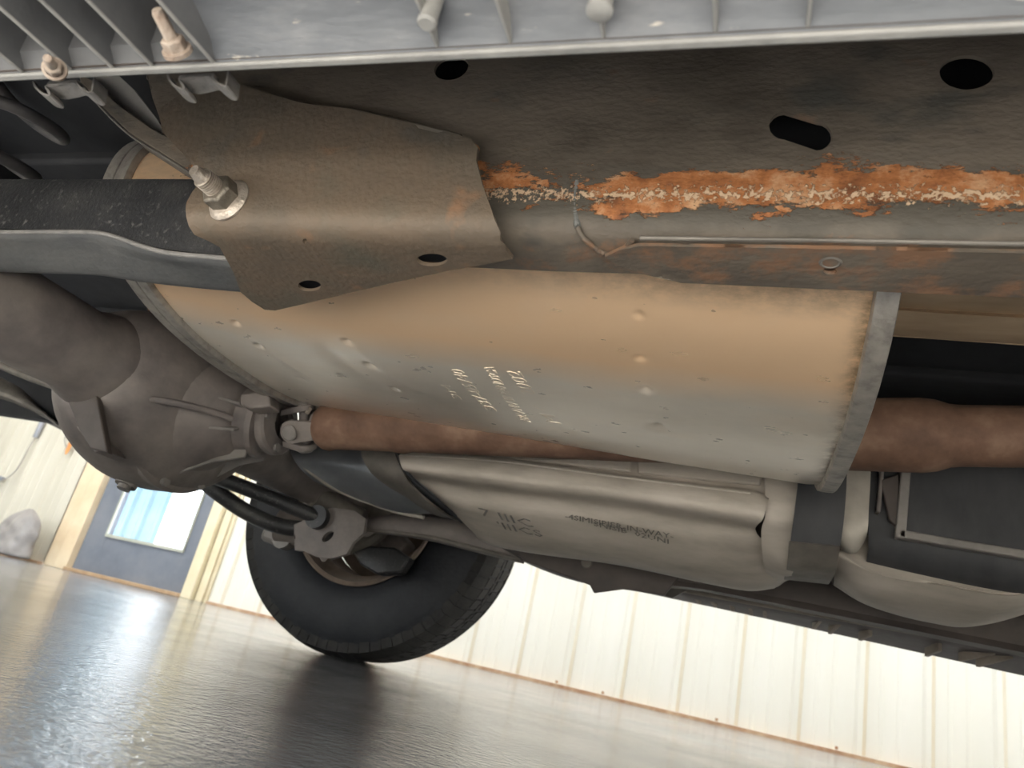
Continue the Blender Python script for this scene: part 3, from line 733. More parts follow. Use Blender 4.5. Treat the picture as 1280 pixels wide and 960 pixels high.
for px, py in ((215,380),(300,400),(400,416),(560,436),(760,464),(900,480),(1010,490),(1065,500)):
    p, th = mfind(px, py)
    if p: TB.append((p.x, p.y))
def lerp_tab(tab, x):
    if x <= tab[0][0]: return tab[0][1]
    for (a_, b_), (c_, d_) in zip(tab, tab[1:]):
        if x <= c_: return b_+(d_-b_)*(x-a_)/(c_-a_)
    return tab[-1][1]
THS = [math.pi*j/90 for j in range(90)] + [math.pi+math.pi*j/430 for j in range(430)]
NX, NT = 380, len(THS); V = []; Fc = []; tint = []; dirt = []
for i in range(NX+1):
    x = MXL+(MXR-MXL)*i/NX
    for j in range(NT):
        # more samples on the lower, near side
        th = THS[j]
        p = msurf(x, th); n_ = Vector((0, (p.y-MYC)/MA**2, (p.z-mzc(x))/MBB**2)).normalized()
        h = 0
        if p.z < mzc(x)+.02:
            for c, r, d in dents:
                if abs(c.x-x) > 2.6*r: continue
                q_ = (p-c).length_squared/(r*r)
                if q_ < 6: h -= 2.0*d*math.exp(-q_*1.8)
            for a_, b_, r, d in creases:
                ab = b_-a_; tt = max(0, min(1, (p-a_).dot(ab)/ab.length_squared)); q_ = (p-a_-ab*tt).length_squared/(r*r)
                if q_ < 6: h -= d*math.exp(-q_)*math.sin(math.pi*min(1, max(.15, tt)))**.5
            h += .0012*noise.noise(Vector((x*5, th*1.6, 0)))+.0004*noise.noise(Vector((x*20, th*6, 3)))
        # the drum draws in slightly at both seams
        e_ = min(x-MXL, MXR-x); h -= .0025*math.exp(-(e_/.012)**2)
        V.append(p+n_*h)
        yb = lerp_tab(TB, x); k = (yb+.012-p.y)/.055
        top = p.z > mzc(x)
        tint.append(1.0 if top else max(0.0, min(1.0, .5+k*.9)))
        dz = max(0.0, min(1.0, (.60-p.y)/.05)) if p.z < mzc(x) else 1.0
        dirt.append(max(dz*max(.15, min(1, (x+.45)/.5)), .8*math.exp(-((MXR-x)/.012)**2)))
for i in range(NX):
    for j in range(NT):
        a_ = i*NT+j; b_ = i*NT+(j+1) % NT; Fc.append((a_, b_, b_+NT, a_+NT))
m = MB(); m.add(V, Fc)
shell = m.build('shell', M['muffler'], t, attrs={'tint': tint, 'dirt': dirt}, smooth=180)
def rim(x0, x1, side, nm):
    q = MB(); rings = []
    for dx, off in ((0, -.004), (0, .0035), (.0015, .006), (.5, .0066), (.94, .0058), (1, .002), (1, -.012)):
        xx = x0+(x1-x0)*dx if dx > .01 or dx == 0 else x0+side*dx
        rings.append([msurf(xx, 2*math.pi*j/120, off) for j in range(120)])
    q.loft(rings, True, False); return q.build(nm, M['muffler_rim'], t, smooth=40)
rim(MXR-.003, MXR+.017, 1, 'end_seam')
rim(MXL+.002, MXL-.016, -1, 'end_seam'); rim(MXL-.016, MXL-.034, -1, 'end_seam')
for x0, sd in ((MXR+.017, 1), (MXL-.034, -1)):
    q = MB(); rings = [[msurf(x0+sd*d, 2*math.pi*j/100, o_) for j in range(100)] for d, o_ in ((-.004,-.003),(-.002,-.008),(-.010,-.014),(-.012,-.04),(-.012,-.10))]
    q.loft(rings, True, False); q.add(rings[-1], [tuple(range(100))] if sd > 0 else [tuple(range(99,-1,-1))])
    q.build('end_cap', M['muffler_rim'], t, smooth=50)
q = MB().tube([(MXL-.03, .86, .55), (MXL-.12, .86, .60), (MXL-.3, .88, .66)], .03, 20); q.build('tail_pipe', M['shaft'], t)

def text_mesh(body, extr, res=3, bev=0.0):
    cu = bpy.data.curves.new('txt', 'FONT'); cu.body = body; cu.size = 1; cu.extrude = extr; cu.resolution_u = res; cu.bevel_depth = bev; cu.bevel_resolution = 0
    o = bpy.data.objects.new('txt', cu); COL.objects.link(o); dg = bpy.context.evaluated_depsgraph_get(); dg.update()
    me = bpy.data.meshes.new_from_object(o.evaluated_get(dg)); bpy.data.objects.remove(o); bpy.data.curves.remove(cu)
    return [v.co.copy() for v in me.vertices], [tuple(p.vertices) for p in me.polygons]
# stamped rows: read from the lower edge upwards, letters' tops towards the rear
def stamp(body, p_start, p_end, hx):
    a_, ta = mfind(*p_start); b_, tb = mfind(*p_end)
    vs, fs = text_mesh(body, .03, 2, .012); w_ = max(v.x for v in vs); q = MB(); out = []
    for v_ in vs:
        u_ = v_.x/w_; th = ta+(tb-ta)*u_; x = a_.x+(b_.x-a_.x)*u_-v_.y*hx
        p = msurf(x, th); n_ = Vector((0, (p.y-MYC)/MA**2, (p.z-mzc(x))/MBB**2)).normalized()
        out.append(p+n_*(-.0001+v_.z*.016))
    q.add(out, fs); return q.build('stamped_text', M['muffler'], shell, smooth=40)
stamp('M 09 2002', (702,531), (650,465), .027)
stamp('ARVNV III PANDSCA', (664,528), (617,459), .019)
stamp('337-05740', (622,515), (578,463), .024)
stamp('3M', (578,500), (562,482), .018)
for c_ in shell.children:
    me = c_.data; 
    for nm in ('tint', 'dirt'):
        a_ = me.attributes.new(nm, 'FLOAT', 'POINT'); a_.data.foreach_set('value', [0.1 if nm == 'tint' else 0.0]*len(me.vertices))

# ================================================================== HEAT SHIELD (right of the muffler)
t = thing('heat_shield', 'long tan heat shield panel right of the muffler under the frame rail', 'heat shield')
def hz(px, py, z): return at(px, py, z=z)
rows = []
for (ya, yb, z) in ((338, 344, .525), (358, 366, .520), (383, 394, .5195), (386, 398, .513), (400, 414, .5125), (413, 426, .515), (415, 428.5, .522)):
    rows.append([hz(1096, ya, z), hz(1180, (ya+yb)/2, z), hz(1285, yb, z), hz(1500, yb+(yb-ya)*1.1, z)])
q = traced(rows, 20, 1, lin=True); q.build('panel', M['shield_tan'], t, solid=.002, smooth=25)
MB().tube([hz(1096, 416, .523), hz(1285, 429, .523), hz(1500, 443, .523)], .003, 8).build('rolled_edge', M['shield_tan'], t)

# ================================================================== DRIVE SHAFT
t = thing('drive_shaft', 'thick brown rusty drive shaft passing behind the muffler', 'drive shaft')
DY = 1.02
def sh(px, yt, yb): 
    a_ = at(px, yt, y=DY); b_ = at(px, yb, y=DY); return (a_+b_)/2, (a_.z-b_.z)/2*.955
sec = [(402,508,559),(408,503,562),(414,500,562),(420,502,560),(490,505,566),(500,502,567),(507,502,568),(516,506,568),(640,504,573),(800,500,577),(1000,495,580),(1060,491,580),(1150,490,582),(1168,492,580),(1185,496,574),(1200,497,572.5),(1290,497,572.5),(1420,500,575)]
cs = [sh(*s_) for s_ in sec]; cs.append((cs[-1][0]+(cs[-1][0]-cs[-2][0]).normalized()*.9, cs[-1][1]))
ctr = [c for c, r in cs]; rr = [r for c, r in cs]
a_, b_ = ctr[0], ctr[-1]
ax = (b_-a_).normalized()
q = MB().lathe([((c-a_).dot(ax), r) for c, r in cs], a_, ax, 56, caps=True); q.build('tube', M['shaft'], t, smooth=50)
def jp(px, py, y=DY): return at(px, py, y=y)
uj = jp(381, 533)
yk = MB().tube([jp(405,532), jp(396,532)], [.030,.026], 20)
yk.build('yoke_collar', M['axle'], t)
for s_ in (-1, 1):
    c_ = uj + Vector((0, s_*.0, 0))
# shaft yoke ears straddle the cross up/down-front, flange yoke ears the other way
w1 = Vector((0, -.82, -.57)).normalized(); w2 = Vector((0, .57, -.82)).normalized()
for s_ in (-1, 1):
    for wv, dd, nm in ((w1, ax, 'shaft_yoke_ear'), (w2, -ax, 'flange_yoke_ear')):
        m = MB(); side = wv*s_; cc = uj+side*.030; tn = dd.cross(side).normalized()
        pl = []
        for k in range(9):
            a = math.pi/2+math.pi*k/8; pl.append(cc + dd*(.020*math.cos(a)) + tn*(.020*math.sin(a)))
        pl += [cc+dd*.036-tn*.016-side*.008, cc+dd*.036+tn*.016-side*.008]
        m.prism(pl, side*.011); m.build(nm, M['axle'], t, bevel=.002)
    for wv in (w1, w2):
        MB().lathe([(0,0),(0,.0125),(.003,.0135),(.005,.0115),(.005,0)], uj+wv*s_*.040, wv*s_, 20).build('bearing_cap', M['axle_light'], t)
MB().tube([uj-w1*.034, uj+w1*.034], .009, 12).tube([uj-w2*.034, uj+w2*.034], .009, 12).build('joint_cross', M['axle'], t)
MB().tube([jp(384,516,y=.985), jp(388,511,y=.98)], [.004,.003], 8).build('grease_nipple', M['nut'], t)
f0 = jp(347, 530)
MB().lathe([(-.012,.03),(-.012,.050),(-.008,.054),(.004,.054),(.008,.050),(.010,.035),(.014,.028)], f0, ax, 36).build('companion_flange', M['axle'], t, smooth=30)
for k in range(4):
    a = math.pi/4+k*math.pi/2; o_ = ax.orthogonal().normalized(); o2 = ax.cross(o_)
    c_ = f0+(o_*math.cos(a)+o2*math.sin(a))*.043
    MB().lathe([(.006,0),(.006,.008),(.013,.008),(.013,0)], c_, ax, 6).build('flange_bolt', M['axle_light'], t, smooth=20)

# ================================================================== REAR AXLE
t = thing('rear_axle', 'dark cast rear axle housing with bulging differential at the left', 'axle')
AX_, AZ_ = -1.0, .385
ayc = 1.0
MB().lathe([(0,.066),(.58,.066),(.60,.074),(.625,.080),(.64,.080),(.66,.075)], (AX_, .19, AZ_), (0,1,0), 48).build('axle_tube', M['axle'], t, smooth=40)
MB().lathe([(0,.075),(.03,.066),(.43,.058),(.46,.075),(.52,.08)], (AX_, 1.13, AZ_), (0,1,0), 40).build('axle_tube', M['axle'], t, smooth=40)
# housing: an ellipsoid-like bowl that blends into the tubes, built as rings along y
rings = []
for k in range(33):
    f = k/32; y = .80+f*.36; s_ = math.sin(math.pi*min(1, max(0, (f))))**.62
    rx_f = .06+.070*s_; rx_b = .06+.085*s_; rz_d = .066+.094*s_; rz_u = .066+.075*s_
    ring = []
    for j in range(44):
        a = 2*math.pi*j/44; c, sn = math.cos(a), math.sin(a)
        ring.append(Vector((AX_+(rx_f if c > 0 else rx_b)*math.copysign(abs(c)**.85, c), y, AZ_+(rz_u if sn > 0 else rz_d)*math.copysign(abs(sn)**.9, sn))))
    rings.append(ring)
MB().loft(rings).build('differential_housing', M['axle'], t, smooth=50)
# banjo flange ring facing forward with bolts
fc = Vector((AX_+.055, .985, AZ_-.012)); fx = Vector((1, 0, -.02)).normalized()
MB().lathe([(-.012,.10),(-.012,.142),(-.006,.146),(.006,.146),(.010,.140),(.012,.10)], fc, fx, 48).build('carrier_flange', M['axle'], t, smooth=30)
for k in range(10):
    a = 2*math.pi*k/10+.2; o_ = Vector((0, math.cos(a), math.sin(a)))
    MB().lathe([(.008,0),(.008,.009),(.016,.009),(.016,0)], fc+o_*.133, fx, 6).build('carrier_bolt', M['axle_light'], t, smooth=20)
# carrier nose out to the pinion flange
nose_end = f0 - ax*.012
nz0 = fc; dirn = (nose_end-nz0); ln_ = dirn.length; dn = dirn.normalized()
MB().lathe([(0,.125),(.02,.118),(.05,.098),(.075,.080),(.095,.070),(ln_*.70,.060),(ln_*.84,.056),(ln_*.86,.062),(ln_*.93,.062),(ln_*.95,.05),(ln_,.046)], nz0, dn, 48).build('pinion_nose', M['axle'], t, smooth=40)
for k, a in enumerate((-1.75, -2.6, -.95, -3.25, .3)):
    o_ = Vector((0, math.cos(a), math.sin(a)))
    pl = [nz0+o_*.10+dn*.005, nz0+o_*.136+dn*.006, nz0+o_*.088+dn*ln_*.55, nz0+o_*.070+dn*ln_*.88, nz0+o_*.05+dn*ln_*.88]
    n_ = dn.cross(o_).normalized()*.006
    m = MB(); m.prism([p-n_/2 for p in pl], n_); m.build('nose_rib', M['axle_light'], t, bevel=.0015)
MB().lathe([(0,.0),(0,.018),(.006,.018),(.006,.011),(.013,.011),(.013,0)], Vector((AX_-.01, .97, AZ_-.158)), (0,-.25,-1), 20).build('drain_plug', M['axle_light'], t, smooth=25)
# spring perch and link bracket on the near tube
pl = polyat([(78,486),(118,478),(134,566),(112,560),(100,540),(86,505)], .80)
m = MB(); m.prism(pl, (0,.012,0)); m.build('link_bracket', M['plastic_dark'], t, bevel=.002)
m = MB(); m.prism(polyat([(62,478),(80,486),(128,562),(118,566),(92,530)], .83), (0,.05,0)); m.build('link_bracket', M['axle'], t, bevel=.002)
MB().tube(cr([at(108,486,y=.86), at(160,495,y=.85), at(215,503,y=.86), at(262,514,y=.90), at(290,523,y=.93)], 24), .006, 10).build('housing_ridge', M['axle'], t)
m = MB(); m.prism(polyat([(300,493),(318,490),(336,494),(338,508),(312,510),(300,506)], .93), (0,.03,0)); m.build('casting_boss', M['axle'], t, bevel=.003)
MB().lathe([(0,0),(0,.012),(.01,.012),(.01,0)], at(162, 497, y=.87), (0,-1,0), 16).build('breather_boss', M['axle_light'], t)
# backing plate and brake at the far end
MB().lathe([(0,.05),(.0,.13),(.01,.142),(.03,.142),(.03,.05)], (AX_, 1.66, AZ_), (0,1,0), 40).build('brake_backing_plate', M['bracket_grey'], t, smooth=30)

# ================================================================== links, bars and damper around the axle
t = thing('stabilizer_bar', 'thin grey stabilizer bar low at the far left, below the axle tube', 'stabilizer bar')
MB().tube(cr([at(-160,400,y=1.25), at(-40,440,y=1.25), at(30,468,y=1.25), at(74,484,y=1.25), at(88,492,y=1.27), at(110,530,y=1.35)], 30), .011, 14).build('bar', M['bracket_grey'], t)
t = thing('hitch_panel', 'glossy curved grey panel edge at the lower left, above the wall', 'body trim')
q = traced([(1.80, [(-140,420),(-40,452),(20,478),(40,500)]), (1.76, [(-140,450),(-40,470),(15,487),(50,512)]), (1.75, [(-140,466),(-40,484),(20,500),(66,524)]), (1.80, [(-140,470),(-40,489),(20,505),(72,530)])], 14, 4)
q.build('panel', M['bracket_grey'], t, solid=.004)

def link(name, label, pts, y, r, matl='axle', edge=None, flat=.85):
    t = thing(name, label, 'suspension link')
    P_ = cr([at(px, py, y=yy) for px, py, yy in pts], 24)
    MB().tube(P_, r, 16, flat=flat).build('rod', M[matl], t)
    for e_, sgn in ((P_[-1], -1),):
        MB().tube([e_+Vector((0,-.02,0)), e_+Vector((0,.02,0))], r*1.35, 18).build('bush_eye', M[matl], t)
    return t
link('upper_link', 'upper dark link rod in front of the bright door window, left of the tyre', [(222,578,1.26),(262,593,1.30),(330,619,1.38),(400,648,1.46)], 0, .020, 'arm_dark')
link('lower_link', 'lower dark curved link arm left of the tyre, over the door trim', [(238,586,1.36),(268,612,1.39),(310,641,1.45),(352,658,1.50),(400,662,1.54)], 0, .022, 'arm_dark')
t = thing('shock_absorber', 'dusty grey damper tube slanting down to the inside of the tyre', 'shock absorber')
MB().tube([at(330,586,y=1.36), at(425,632,y=1.52)], .022, 22).build('upper_tube', M['axle'], t)
MB().tube([at(395,620,y=1.47), at(445,648,y=1.56)], .028, 22).build('lower_tube', M['bracket_grey'], t)
MB().lathe([(0,.0),(0,.026),(.03,.026),(.03,0)], at(352,672,y=1.55), (0,1,0), 24).build('eye', M['axle_light'], t)

t = thing('wheel_bracket', 'grey cast bracket with a dark slot in front of the far wheel', 'bracket')
def bslot(pts, holes, y, th, nm, matl):
    o2 = [(at(*p, y=y).x, at(*p, y=y).z) for p in pts]; hh = [[(at(*p, y=y).x, at(*p, y=y).z) for p in h] for h in holes]
    sheet(o2, hh, lambda x, z: Vector((x, y, z)), .02, .008).build(nm, M[matl], t, solid=th)
bslot([(371,657),(384,652),(396,641),(420,636),(446,640),(460,650),(457,668),(444,680),(436,694),(418,699),(398,697),(383,690),(372,689)], [ell(413,672,9,4.5,16,-.75)], 1.47, .012, 'casting', 'axle')
MB().tube([at(352,655,y=1.56), at(405,668,y=1.58)], [.045,.04], 24).build('saddle', M['axle'], t)
m = MB(); m.prism(polyat([(395,634),(448,630),(452,650),(400,655)], 1.57), (0,.05,0)); m.build('bracket_block', M['axle_light'], t, bevel=.008)
m = MB(); m.prism(polyat([(330,655),(372,660),(372,676),(345,682),(322,674)], 1.56), (0,.06,0)); m.build('spring_pad', M['axle_light'], t, bevel=.012)
m = MB(); m.prism(polyat([(440,690),(462,682),(492,684),(512,698),(500,716),(470,718),(450,706)], 1.66), (0,.04,0)); m.build('hub_boss', M['arm_dark'], t, bevel=.006)

# ================================================================== FAR TRAILING ARM and FAR RAIL
t = thing('trailing_arm', 'far trailing arm with a pale lower edge, crossing in front of the tyre', 'suspension arm')
low = [(455,664),(490,667),(540,674),(600,689),(650,701)]
q = traced([(1.52, [(455,648),(490,643),(540,642),(600,652),(660,668)]), (1.50, [(455,652),(490,648),(540,648),(600,662),(660,682)]), (1.50, [(455,660),(490,663),(540,669),(600,684),(655,697)]),
            (1.53, [(455,665),(490,669),(540,677),(600,692),(655,705)]), (1.56, [(455,662),(490,666),(540,674),(600,689),(655,702)])], 20, 3)
q.build('arm_shell', M['axle'], t, solid=.004)
MB().tube(cr([at(x_, y_-2, y=1.505) for x_, y_ in low], 24), .0045, 8).build('lower_edge', M['bracket_grey'], t)
MB().tube([at(458,660,y=1.505), at(458,660,y=1.57)], .020, 22).build('bush_eye', M['axle'], t)

t = thing('frame_rail', 'far dark brown frame rail below the fuel tank, with a pointed lower bracket', 'frame rail')
q = traced([(1.46, [(560,600),(650,640),(740,660),(850,690),(1000,715),(1900,906)]), (1.46, [(560,630),(650,680),(740,715),(850,727),(1000,752),(1900,932)]), (1.47, [(580,650),(650,696),(740,728),(850,733),(1000,760),(1900,940)]),
            (1.53, [(580,655),(650,700),(740,731),(850,736),(1000,764),(1900,949)]), (1.54, [(580,600),(650,640),(740,660),(850,690),(1000,715),(1900,906)])], 30, 1, lin=True)
q.build('channel', M['plastic_dark'], t, solid=.004)
m = MB(); m.prism(polyat([(640,668),(652,700),(690,713),(737,731),(742,741),(778,736),(830,744),(850,720),(700,680)], 1.455), (0,.01,0)); m.build('bracket', M['plastic_dark'], t, bevel=.002)
MB().lathe([(0,0),(0,.010),(.004,.012),(.006,.012)], at(733,703,y=1.452), (0,1,0), 18).build('plug', M['bracket_grey'], t)

# ================================================================== FUEL TANK
t = thing('fuel_tank', 'dusty grey steel fuel tank with long swages beyond the drive shaft', 'fuel tank')
CX = lambda ys, xs=(492,560,640,760,880,945,962): list(zip(xs, ys))
rows = [
 [at(495,520,y=1.24), at(560,520,y=1.24), at(640,520,y=1.24), at(760,520,y=1.24), at(880,520,y=1.24), at(945,520,y=1.24), at(962,530,y=1.24)],
 (1.19, [(496,556),(560,556),(640,562),(760,572),(880,585),(945,590),(965,596)]),
 (1.185, [(497,562),(560,566),(640,572),(760,589),(880,604),(942,611),(962,620)]),
 (1.170, [(498,568),(560,571),(640,578),(760,594),(880,609),(940,616),(960,626)]),
 (1.170, [(502,584),(560,592),(640,601),(760,617),(880,635),(938,643),(954,648)]),
 (1.185, [(508,590),(560,600),(640,611),(760,625),(880,644),(932,652),(948,655)]),
 (1.215, [(516,596),(560,606),(640,617),(760,632),(880,652),(928,660),(944,662)]),
 (1.225, [(524,602),(560,615),(640,628),(760,642),(880,664),(930,674),(950,672)]),
 (1.235, [(536,612),(570,630),(640,643),(760,658),(880,678),(935,686),(964,682)]),
 (1.27, [(562,636),(590,650),(650,664),(760,682),(880,704),(935,712),(972,708)]),
 (1.32, [(590,664),(615,676),(670,688),(770,702),(880,724),(935,733),(970,730)]),
 (1.38, [(600,672),(620,682),(680,692),(775,705),(880,727),(935,737),(968,734)]),
]
rows.append([p+Vector((0,.08,.05)) for p in [at(x_, y_, y=1.38) for x_, y_ in rows[-1][1]]])
body = traced(rows, 60, 3).build('belly_pan', M['tank'], t, solid=.003, smooth=60)
MB().tube(cr([at(x_, y_, y=1.171) for x_, y_ in [(500,569),(560,572),(640,578.5),(760,594.5),(880,609.5),(938,616.5)]], 30), .0022, 8).build('swage_edge', M['tank_edge'], t)
# groove plates above the edge
m = MB(); m.prism(polyat([(640,573),(790,574),(788,590),(770,588),(700,580)], 1.178), (0,.008,0)); m.build('pressed_panel', M['tank'], t, bevel=.003)
m = MB(); m.prism(polyat([(797,575),(935,578),(955,582),(950,606),(900,602),(797,591)], 1.178), (0,.008,0)); m.build('pressed_panel', M['tank'], t, bevel=.003)
# front shoulders either side of the strap
q = traced([[at(x_, 540, y=1.22) for x_ in (955,968,985,1000)], (1.185, [(955,585),(968,584),(985,584),(998,584)]), (1.185, [(957,640),(968,640),(985,640),(998,640)]), (1.20, [(952,662),(966,666),(984,668),(998,668)]), (1.24, [(955,700),(966,706),(982,712),(996,712)]), (1.36, [(962,734),(972,731),(982,724),(996,722)])], 10, 4)
q.build('shoulder', M['tank'], t, solid=.003, smooth=60)
q = traced([[at(x_, 545, y=1.22) for x_ in (1052,1060,1078,1087)], (1.19, [(1052,586),(1060,584),(1078,584),(1088,586)]), (1.18, [(1052,630),(1060,630),(1077,630),(1086,630)]), (1.18, [(1050,662),(1060,664),(1074,664),(1084,658)]), (1.20, [(1050,680),(1060,687),(1070,686),(1078,676)]), (1.25, [(1052,684),(1060,689),(1068,688),(1074,680)])], 10, 4)
q.build('shoulder', M['tank_edge'], t, solid=.003, smooth=60)
# lobe to the right of the strap
q = traced([[at(1040,660,y=1.26), at(1100,672,y=1.26), at(1180,690,y=1.26), at(1260,700,y=1.28), at(1330,690,y=1.3)],
            (1.25, [(1046,684),(1096,712),(1180,728),(1262,740),(1340,728)]), (1.25, [(1044,695),(1094,718),(1180,734),(1262,746),(1345,734)]), (1.29, [(1042,716),(1086,744),(1178,762),(1250,768),(1340,744)]), (1.36, [(1042,732),(1085,757),(1160,778),(1225,782),(1340,748)]),
            [p+Vector((0,.08,.03)) for p in [at(1042,732,y=1.38), at(1085,757,y=1.38), at(1160,778,y=1.38), at(1225,782,y=1.38), at(1340,748,y=1.38)]]], 40, 4)
q.build('front_lobe', M['tank'], t, solid=.003, smooth=60)
# rear end of the tank with its rounded nose
q = traced([[at(x_, 530, y=1.30) for x_ in (352,420,470,520)], (1.24, [(358,552),(420,556),(470,558),(530,560)]), (1.23, [(366,572),(420,575),(470,582),(540,592)]), (1.25, [(374,584),(425,594),(480,606),(552,622)]), (1.31, [(384,594),(430,612),(490,628),(556,636)]), (1.39, [(396,602),(432,618),(496,640),(548,642)]), [at(396,600,y=1.48)+Vector((0,0,.03)), at(432,615,y=1.48)+Vector((0,0,.03)), at(496,638,y=1.48)+Vector((0,0,.03)), at(548,640,y=1.48)+Vector((0,0,.03))]], 24, 5)
q.build('rear_nose', M['tank_blue'], t, solid=.003, smooth=60)
q = traced([(1.20, [(452,556),(480,558),(492,560)]), (1.20, [(454,572),(480,576),(500,580)]), (1.215, [(466,590),(490,598),(516,606)]), (1.25, [(486,606),(514,618),(540,628)]), (1.31, [(512,624),(536,636),(562,644)]), (1.36, [(530,636),(552,644),(578,650)])], 8, 5)
q.build('seam_band', M['bracket_grey'], t, solid=.004, smooth=50)
for nm_, pts_, r_ in (('seam_edge', [(497,560,1.17),(505,585,1.18),(525,608,1.21),(556,634,1.25),(578,652,1.31)], .0035), ('seam_edge', [(372,574,1.235),(390,592,1.27),(425,614,1.34),(490,638,1.38),(530,647,1.38)], .004)):
    MB().tube(cr([at(a, b, y=c) for a, b, c in pts_], 26), r_, 8).build(nm_, M['tank_edge'] if r_ > .0036 else M['dark'], t)
def tank_text(body, p0, p1, y, h, slant=0):
    a_, b_ = at(*p0, y=y), at(*p1, y=y); vs, fs = text_mesh(body, .01, 1); w_ = max(v.x for v in vs); e1 = (b_-a_)
    e2 = (at(p0[0]+slant, p0[1]-h, y=y+.0)-a_)
    o_ = [a_+e1*(v.x/w_)+e2*v.y+Vector((0, -.0008-v.z*.03, 0)) for v in vs]
    q = MB(); q.add(o_, fs); q.build('printed_text', M['text_dark'], body, ) if False else q.build('printed_text', M['text_dark'], bodyo)
bodyo = body
tank_text('-4SIMISIPIER-IN-WAY-', (706,648), (842,674), 1.228, 9)
tank_text('SNISIB  02UNI', (742,657), (836,680), 1.229, 8)
tank_text('7 IIIC', (601,644), (668,660), 1.230, 14, -7)
tank_text("'IIICS", (624,660), (680,672), 1.238, 12, -7)

t = thing('tank_strap', 'wide dark strap with a pale lower plate holding the fuel tank', 'strap')
q = traced([(1.165, [(999,560),(1028,560),(1056,560)]), (1.165, [(998,595),(1028,595),(1058,596)]), (1.165, [(993,640),(1022,642),(1055,644)]), (1.175, [(988,676),(1018,679),(1050,682)])], 8, 3)
q.build('upper_band', M['shield_dark'], t, solid=.005, smooth=40)
q = traced([(1.17, [(987,679),(1018,681),(1050,684)]), (1.18, [(986,686),(1017,688),(1049,691)]), (1.22, [(984,708),(1014,712),(1044,716)]), (1.30, [(980,724),(1010,727),(1036,730)]), (1.36, [(983,722),(1010,725),(1034,728)])], 8, 4)
q.build('lower_plate', M['bracket_grey'], t, solid=.005, smooth=50)

# ================================================================== dark plastic shield to the right with its frame
t = thing('stone_guard', 'dark plastic guard panel with a pale L-shaped frame, lower right', 'shield')
q = traced([(1.22, [(1085,540),(1180,540),(1290,540),(1900,540)]), (1.22, [(1085,640),(1180,660),(1290,690),(1900,812)]), (1.24, [(1085,690),(1180,712),(1290,735),(1900,857)]), (1.28, [(1078,712),(1180,735),(1290,755),(1900,857)])], 24, 4)
q.build('panel', M['shield_dark'], t, solid=.004)
def bar(pts, w_, y, nm, matl, d=.02):
    P_ = [at(a, b, y=y) for a, b in pts]; m = MB(); rings = []
    for i, p in enumerate(P_):
        a_ = P_[max(0, i-1)]; b_ = P_[min(len(P_)-1, i+1)]; n_ = (b_-a_).normalized().cross(Vector((0,1,0)))*w_/2
        rings.append([p+n_, p-n_, p-n_+Vector((0,d,0)), p+n_+Vector((0,d,0))])
    m.loft(rings); m.build(nm, M[matl], t, bevel=.002)
bar([(1134,570),(1130,620),(1126,672)], .014, 1.195, 'upright', 'axle_light')
bar([(1124,666),(1180,676),(1290,694),(1900,800)], .012, 1.195, 'cross_bar', 'axle_light')
bar([(1104,575),(1098,640)], .006, 1.20, 'edge_strip', 'axle')
m = MB(); m.prism(polyat([(1100,600),(1124,592),(1124,660),(1112,650)], 1.20), (0,.012,0)); m.build('rib_block', M['plastic_dark'], t, bevel=.002)

# ================================================================== WHEEL (far rear)
t = thing('wheel', 'black tyre on a brown dusty rim standing on the wet floor', 'wheel')
WX, WZ, RT = -.985, .385, .385; W0, W1 = 1.735, 1.965
ri = .205
prof = [(0.03, ri-.004), (.012, ri), (0, ri+.012), (-.006, ri+.05), (-.008, ri+.09), (-.002, RT-.050), (.010, RT-.020), (.024, RT-.008), (.05, RT-.004)]
wid = W1-W0
full = prof + [(wid/2, RT-.003)] + [(wid-a, r) for a, r in reversed(prof)]
MB().lathe(full, (WX, W0, WZ), (0,1,0), 120).build('tyre', M['rubber'], t, smooth=50)
# tread: shoulder lugs and centre blocks, joined past the point where they can be told apart
m = MB(); NB = 76
def tp(a, yy, r): return Vector((WX+r*math.cos(a), W0+yy, WZ+r*math.sin(a)))
for k in range(NB):
    a = 2*math.pi*k/NB; da = 2*math.pi/NB
    for (y0, y1, sh_, r0, r1, rb0, rb1) in ((.003, .052, 0, RT-.013, RT+.001, RT-.05, RT-.012), (.060, .100, .4, RT, RT+.0008, RT-.01, RT-.01), (.107, .122, .1, RT, RT+.0008, RT-.01, RT-.01), (.130, .170, .5, RT, RT+.0008, RT-.01, RT-.01), (.178, .227, .2, RT+.001, RT-.013, RT-.012, RT-.05)):
        aa = a+sh_*da; w_ = da*(.93 if r0 < RT-.005 or r1 < RT-.005 else .8); tw = .15*da
        m.add([tp(aa, y0, rb0), tp(aa+w_, y0, rb0), tp(aa+w_+tw, y1, rb1), tp(aa+tw, y1, rb1), tp(aa, y0, r0), tp(aa+w_, y0, r0), tp(aa+w_+tw, y1, r1), tp(aa+tw, y1, r1)],
              [(0,1,2,3),(7,6,5,4),(0,4,5,1),(1,5,6,2),(2,6,7,3),(3,7,4,0)])
o = m.build('tread', M['tread'], t, smooth=20); o['kind'] = 'stuff'
m = MB()
for k in range(46):     # raised bars on the shoulder of the sidewall
    a = 2*math.pi*k/46
    for s_, da in ((0, .045),):
        m.add([tp(a, -.0035, RT-.062), tp(a+da, -.0035, RT-.062), tp(a+da, .003, RT-.034), tp(a, .003, RT-.034), tp(a, .008, RT-.062), tp(a+da, .008, RT-.062), tp(a+da, .014, RT-.034), tp(a, .014, RT-.034)],
              [(3,2,1,0),(4,5,6,7),(0,1,5,4),(1,2,6,5),(2,3,7,6),(3,0,4,7)])
o = m.build('shoulder_bars', M['rubber'], t, smooth=20); o['kind'] = 'stuff'
